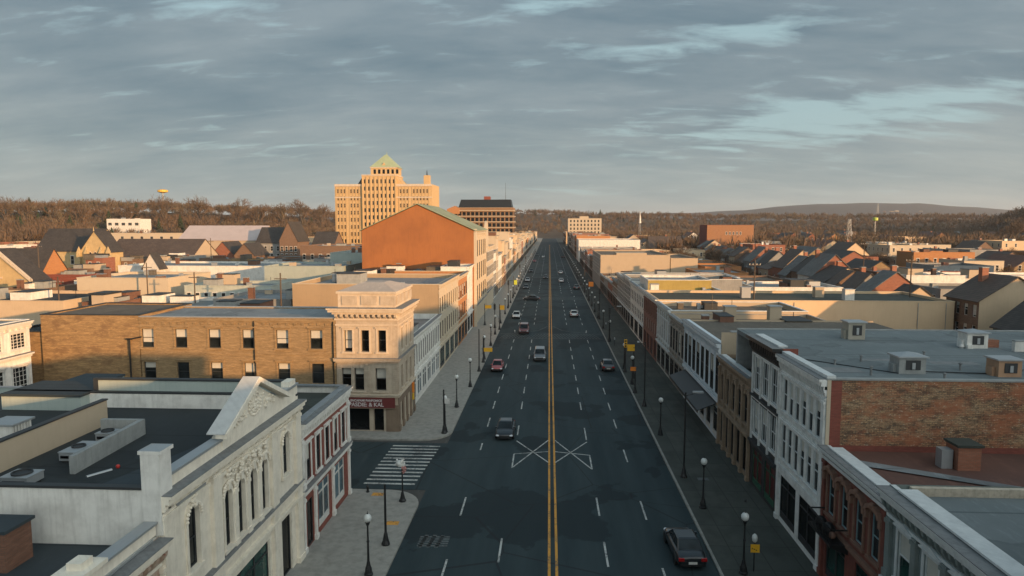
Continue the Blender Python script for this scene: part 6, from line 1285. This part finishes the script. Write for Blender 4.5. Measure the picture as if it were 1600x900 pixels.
pole(-10.75, 66.3, 4.6, 'post with a round white sign and a yellow box on top beside the stone corner', 'sign post', sign=(.5,.5,3.2,WHITE), name='sign_post')
pole(-10.2, 95.3, 6.2, 'dark tall pole with no lamp beyond the third left lamp'); pole(-10.2, 101.6, 4.2, 'pole with a low yellow sign on the left pavement', 'sign post', sign=(1.3,.6,1.8,YS), name='sign_post')
pole(-10.1, 134, 5.2, 'left pole with a square yellow sign at the patterned crossing', 'sign post', sign=(.9,.9,4.1,YS), name='sign_post'); pole(-11.2, 136, 5.2, 'pole with a dark signal head beside the left yellow sign', 'traffic signal', head=DARK); pole(-13.6, 140, 4.6, 'pole with a long yellow sign near the shop fronts left of the crossing', 'sign post', sign=(1.3,.7,3.6,YS), name='sign_post')
pole(11.2, 92.0, 4.9, 'right post with a square yellow sign on top', 'sign post', sign=(-1.0,.9,3.9,YS), name='sign_post'); pole(10.5, 96, 5.0, 'dark signal pole next to the square yellow sign on the right', 'traffic signal', head=YS); pole(10.4, 84, 3.4, 'short post with a small orange sign on the right pavement', 'sign post', sign=(-.7,.5,2.9,OR), name='sign_post')
pole(10.4, 121, 6.5, 'tall pole with a signal head at the first far crossing on the right', 'traffic signal', head=DARK, arm=1.8); pole(10.5, 188, 6.0, 'pole with an orange sign at the second far crossing on the right', 'sign post', sign=(1.3,1.3,3.9,OR), name='sign_post'); pole(-10.5, 196, 6.0, 'pole with a yellow-green sign at the second far crossing on the left', 'sign post', sign=(.9,1.4,3.6,plain('yellow_green2', (.45,.5,.05), .5)), name='sign_post')
for i, y in enumerate((150, 172, 214, 240, 265, 300)): pole(-10.6 if i % 2 else 10.8, y, 7, f'{ordn(i)} far dark pole with an overhead arm up the avenue', 'traffic signal', arm=2.6 if i % 2 else -2.6, head=DARK)
# yellow meter by the near right lamp
r = empty('parking_meter', (12.1, 40.2, .13), 'globe-topped meter with a square yellow plate beside the nearest right lamp', 'parking meter'); m = MB(); m.cyl((12.1,40.2,.13),(12.1,40.2,1.9),.04,.04,BLACK,8); m.build('post', r)
m = MB(); m.box(11.85,12.38,40.1,40.13,1.35,1.85,YS); m.build('plate', r); m = MB(); m.lathe((12.1,40.2,1.95), [(.06,0),(.15,.1),(.17,.28),(.14,.42),(.05,.52)], GLOBE, 12); m.build('globe', r, smooth=True)
m = MB()
for k in range(3): m.cyl((11.95+k*.12,40.095,1.6-.05*k),(11.95+k*.12,40.098,1.6-.05*k),.04,.04,BLACK,6)
m.build('plate_symbol', r)
m = MB(); m.lathe((-14.4, 51.0, .13), [(.13,0),(.13,.08),(.09,.1),(.09,.42),(.12,.46),(.07,.56),(.02,.6)], BLACK, 8); m.own('fire_hydrant', 'small black hydrant at the kerb beside the striped crossing', 'hydrant')
m = MB(); m.box(-13.6,-12.7,63.9,64.0,.1,.14,BLACK)
for nm, x, y, mt, lb in (('tactile_pad', -13.5, 50.6, YP, 'faded yellow tactile pad at the near corner of the side street'), ('tactile_pad', -11.2, 45.6, YP, 'small orange pad on the pavement beside the plain black pole'), ('tactile_pad', 12.4, 55.2, WW, 'worn pale pad on the right pavement by the tall street light')):
    m = MB(); m.box(x-.45, x+.45, y-.3, y+.3, .134, .142, mt); m.own(nm, lb, 'tactile paving')
# ================================================================ cars
def carmesh(L_, Wd, Hc, prof, cab, paintm, label, cat, x, y, face, truck=False, lens=True):
    # prof: (y, half width, bottom, belt, crown); cab: (rear base y, rear top y, front top y, front base y, top half width)
    r = empty(cat.replace(' ', '_') if cat != 'car' else 'parked_car', (x, y, .009), label, cat, 'cars on the avenue'); r.name = 'driving_car' if not truck else 'pickup_truck'
    x0, y0 = 0, 0; m = MB(); rings = []
    for (yy, w, b2, s_, c_) in prof:
        rings.append([(0,yy,b2),(w*.82,yy,b2),(w*.97,yy,b2+.12),(w,yy,(b2+s_)*.52),(w*.95,yy,s_-.06),(w*.80,yy,s_+(c_-s_)*.6),(0,yy,c_),(-w*.80,yy,s_+(c_-s_)*.6),(-w*.95,yy,s_-.06),(-w,yy,(b2+s_)*.52),(-w*.97,yy,b2+.12),(-w*.82,yy,b2)])
    vs = [p for q in rings for p in q]; n = 12; fs = [(j*n+i, j*n+(i+1)%n, (j+1)*n+(i+1)%n, (j+1)*n+i) for j in range(len(rings)-1) for i in range(n)]+[tuple(range(n))[::-1], tuple(range((len(rings)-1)*n, len(rings)*n))]
    m.add(vs, fs, paintm); W0 = Vector((x, y, .009))
    def fin(mb, nm, par=r, sm=False, sub=0):
        o = bpy.data.objects.new(nm, mb.mesh(nm, sm)); COL.objects.link(o); o.parent = par
        if sub: md = o.modifiers.new('s', 'SUBSURF'); md.levels = md.render_levels = sub
        return o
    fin(m, 'body', sm=True, sub=2)
    rb, rt, ft, fb, tw = cab; wb = Wd/2*.84; zb = min(p[3] for p in prof[2:-2])-.04; m = MB(); zt = Hc-.04
    pts = lambda o_: [(-wb+o_,rb,zb),(wb-o_,rb,zb),(wb-o_,fb,zb),(-wb+o_,fb,zb),(-tw+o_,rt,zt),(tw-o_,rt,zt),(tw-o_,ft,zt),(-tw+o_,ft,zt)]
    m.add(pts(0), [(0,1,5,4),(1,2,6,5),(2,3,7,6),(3,0,4,7)], glass('car_glass', (.03,.04,.045), .05)); fin(m, 'window_glass')
    m = MB(); e = .05
    m.add([(-tw-.02,rt-.03,zt),(tw+.02,rt-.03,zt),(tw+.02,ft+.03,zt),(-tw-.02,ft+.03,zt),(-tw*.85,rt+.12,Hc+.02),(tw*.85,rt+.12,Hc+.02),(tw*.85,ft-.15,Hc+.02),(-tw*.85,ft-.15,Hc+.02)], [(0,1,5,4),(1,2,6,5),(2,3,7,6),(3,0,4,7),(4,5,6,7),(3,2,1,0)], paintm)
    q = pts(0)
    for a, b2 in ((0,4),(1,5),(2,6),(3,7)): m.cyl(q[a], q[b2], .045, .045, paintm, 5)
    for s_ in (-1, 1):
        ym = (rt+ft)/2; m.cyl((s_*wb,ym,zb), (s_*tw,ym,zt), .04, .04, BLACK, 4)
    fin(m, 'roof')
    tyre = plain('tyre', (.012,.012,.012), .85); rim = plain('rim', (.32,.33,.34), .3, .7); rad = .33 if not truck else .38
    for s_ in (-1, 1):
        for yy in (-L_*.305, L_*.31):
            m = MB(); xx = s_*(Wd/2-.13); m.cyl((xx-.11,yy,rad),(xx+.11,yy,rad),rad,rad,tyre,18); o = fin(m, 'wheel'); m = MB(); m.cyl((xx+s_*.105,yy,rad),(xx+s_*.122,yy,rad),rad*.62,rad*.6,rim,12); 
            for k in range(5): a = k*1.257; m.box(xx+s_*.115-.01, xx+s_*.115+.018, yy+rad*.3*math.cos(a)-.03, yy+rad*.3*math.cos(a)+.03, rad+rad*.3*math.sin(a)-.03, rad+rad*.3*math.sin(a)+.03, BLACK)
            fin(m, 'rim', o)
            m = MB(); m.cyl((s_*(Wd/2-.06),yy,rad+.02),(s_*(Wd/2+.004),yy,rad+.02),rad+.07,rad+.07,BLACK,18); fin(m, 'wheel_arch')
    HL = plain('headlight', (.65,.68,.70), .15); TL = plain('taillight', (.35,.01,.01), .25)
    zf = prof[-2][3]-.16; zr = prof[1][3]-.16
    for s_ in (-1, 1):
        m = MB(); m.lathe((s_*Wd*.36, L_/2-.13, zf-.08), [(.04,0),(.17,.03),(.19,.09),(.15,.15),(.03,.17)], HL, 10); fin(m, 'headlight', sm=True)
        m = MB(); m.box(s_*Wd*.36-.17, s_*Wd*.36+.17, -L_/2-.01, -L_/2+.12, zr-.1, zr+.08, TL); fin(m, 'taillight')
        m = MB(); m.box(min(s_*(wb+.02), s_*(wb+.2)), max(s_*(wb+.02), s_*(wb+.2)), fb-.42, fb-.3, zb+.08, zb+.22, paintm); fin(m, 'wing_mirror')
    m = MB(); m.box(-Wd*.28, Wd*.28, L_/2-.06, L_/2+.005, zf-.22, zf-.02, BLACK); m.box(-Wd*.4, Wd*.4, L_/2-.08, L_/2+.01, .26, .36, BLACK); fin(m, 'grille')
    m = MB(); m.box(-Wd*.4, Wd*.4, -L_/2-.01, -L_/2+.08, .28, .42, BLACK); fin(m, 'rear_bumper'); m = MB(); m.box(-.26, .26, -L_/2-.03, -L_/2-.012, zr-.28, zr-.13, WHITE); fin(m, 'number_plate')
    r.rotation_euler = (0, 0, R(face)); return r
def sedan(pm, label, x, y, face, k=1.0, H=1.42, L_=4.6, W_=1.84):
    h = L_/2; P = [(-h,W_*.40,.34,.72,.74),(-h+.12,W_*.46,.26,.86,.90),(-h+.6,W_*.49,.2,.93,.98),(-h+1.2,W_*.5,.18,.92,.97),(0,W_*.5,.18,.89,.93),(h-1.5,W_*.5,.18,.88,.93),(h-.8,W_*.485,.2,.82,.88),(h-.2,W_*.45,.24,.68,.75),(h,W_*.38,.34,.56,.60)]
    return carmesh(L_, W_, H, P, (-h+.55, -h+1.35, .38, 1.22, W_*.33), pm, label, 'car', x, y, face)
def suv(pm, label, x, y, face, L_=4.9, W_=1.95, H=1.78):
    h = L_/2; P = [(-h,W_*.43,.4,.95,.98),(-h+.1,W_*.47,.3,1.08,1.1),(-h+.6,W_*.5,.26,1.08,1.1),(-h+1.4,W_*.5,.26,1.06,1.08),(0,W_*.5,.26,1.04,1.06),(h-1.3,W_*.5,.26,1.04,1.09),(h-.6,W_*.49,.28,1.0,1.05),(h-.15,W_*.46,.3,.86,.92),(h,W_*.42,.4,.75,.78)]
    return carmesh(L_, W_, H, P, (-h+.12, -h+.45, .55, 1.25, W_*.37), pm, label, 'suv', x, y, face)
CP = lambda n_, c_: plain(n_, c_, .28, .25, coat=.6)
bk = CP('car_black', (.018,.022,.026)); sv = CP('car_silver', (.38,.40,.41)); rd = CP('car_pink_red', (.42,.10,.10)); wt = CP('car_white', (.62,.63,.62)); dg = CP('car_dark_grey', (.06,.065,.07))
sedan(bk, 'dark sedan driving toward the viewer just past the white bow-tie road marking', -4.6, 66.8, 180)
sedan(bk, 'dark sedan seen from behind in the bottom right lane by the nearest right lamp', 8.4, 42.6, 2, L_=4.7, W_=1.9)
sedan(rd, 'small pinkish red car close to the left kerb', -7.7, 97.2, 180, L_=4.0, W_=1.7)
suv(CP('car_grey_silver', (.17,.18,.19)), 'silver boxy suv beside the yellow line', -1.7, 105.2, 180, L_=4.9, W_=1.9, H=1.72)
suv(CP('car_maroon', (.16,.05,.05)), 'suv with a pinkish roof crossing the first patterned crossing', -5.1, 131, 180)
sedan(wt, 'white car on the left just beyond the first patterned crossing', -7.6, 152.6, 180); sedan(dg, 'dark grey sedan near the right kerb beyond the yellow signs', 8.2, 98.6, 0)
sedan(wt, 'pale sedan driving away in the right inner lane beyond the first patterned crossing', 5.4, 155.5, 0)
for i, (x, y, p_, f__) in enumerate(((-5.1,188,bk,84),(-7.8,222,dg,180),(-1.6,264,bk,180),(4.1,248,wt,0),(4.6,290,wt,0),(8.6,222,dg,0),(-8.2,250,sv,180),(-8.2,300,bk,180),(-8.4,380,rd,180),(-4,430,wt,180),(8.4,430,bk,0),(-8.4,460,dg,180))):
    nm_ = {'car_black':'black','car_dark_grey':'dark grey','car_white':'white','car_silver':'silver','car_pink_red':'red'}[p_.name]
    sedan(p_, f"{nm_} car far up the {'right' if x > 0 else 'left'} half of the avenue, {ordn(i)} in the far traffic", x, y, f__)
for i in range(26):        # far pavement clutter: people-high meters and bins seen as dark specks
    y = 108+i*9; sd = 1 if i % 2 else -1; m = MB(); m.cyl((sd*11.0, y, .13), (sd*11.0, y, 1.2), .035, .035, BLACK, 5); m.box(sd*11.0-.09, sd*11.0+.09, y-.06, y+.06, 1.2, 1.5, GALV); m.lathe((sd*11.0, y, 1.5), [(.09,0),(.07,.08),(.01,.11)], GALV, 6)
    m.own('parking_meter', f"parking meter on the {'right' if sd > 0 else 'left'} kerb, {ordn(i//2)} of its row up the avenue", 'parking meter', 'parking meters along the kerbs')

# ================================================================ air
if HAZE:
    hm = bpy.data.materials.new('haze'); hm.use_nodes = True; t = hm.node_tree; t.nodes.remove(t.nodes['Principled BSDF'])
    pv = N(t, 'ShaderNodeVolumePrincipled'); pv.inputs['Color'].default_value = (.93,.95,1,1); pv.inputs['Density'].default_value = HAZE; pv.inputs['Anisotropy'].default_value = .2
    L(t, pv.outputs[0], t.nodes['Material Output'].inputs['Volume'])
    m = MB(); m.box(-7000, 7000, -500, 12500, -4, 260, hm); o = m.build('haze'); o['kind'] = 'stuff'; o['label'] = 'thin pale haze over the whole town'
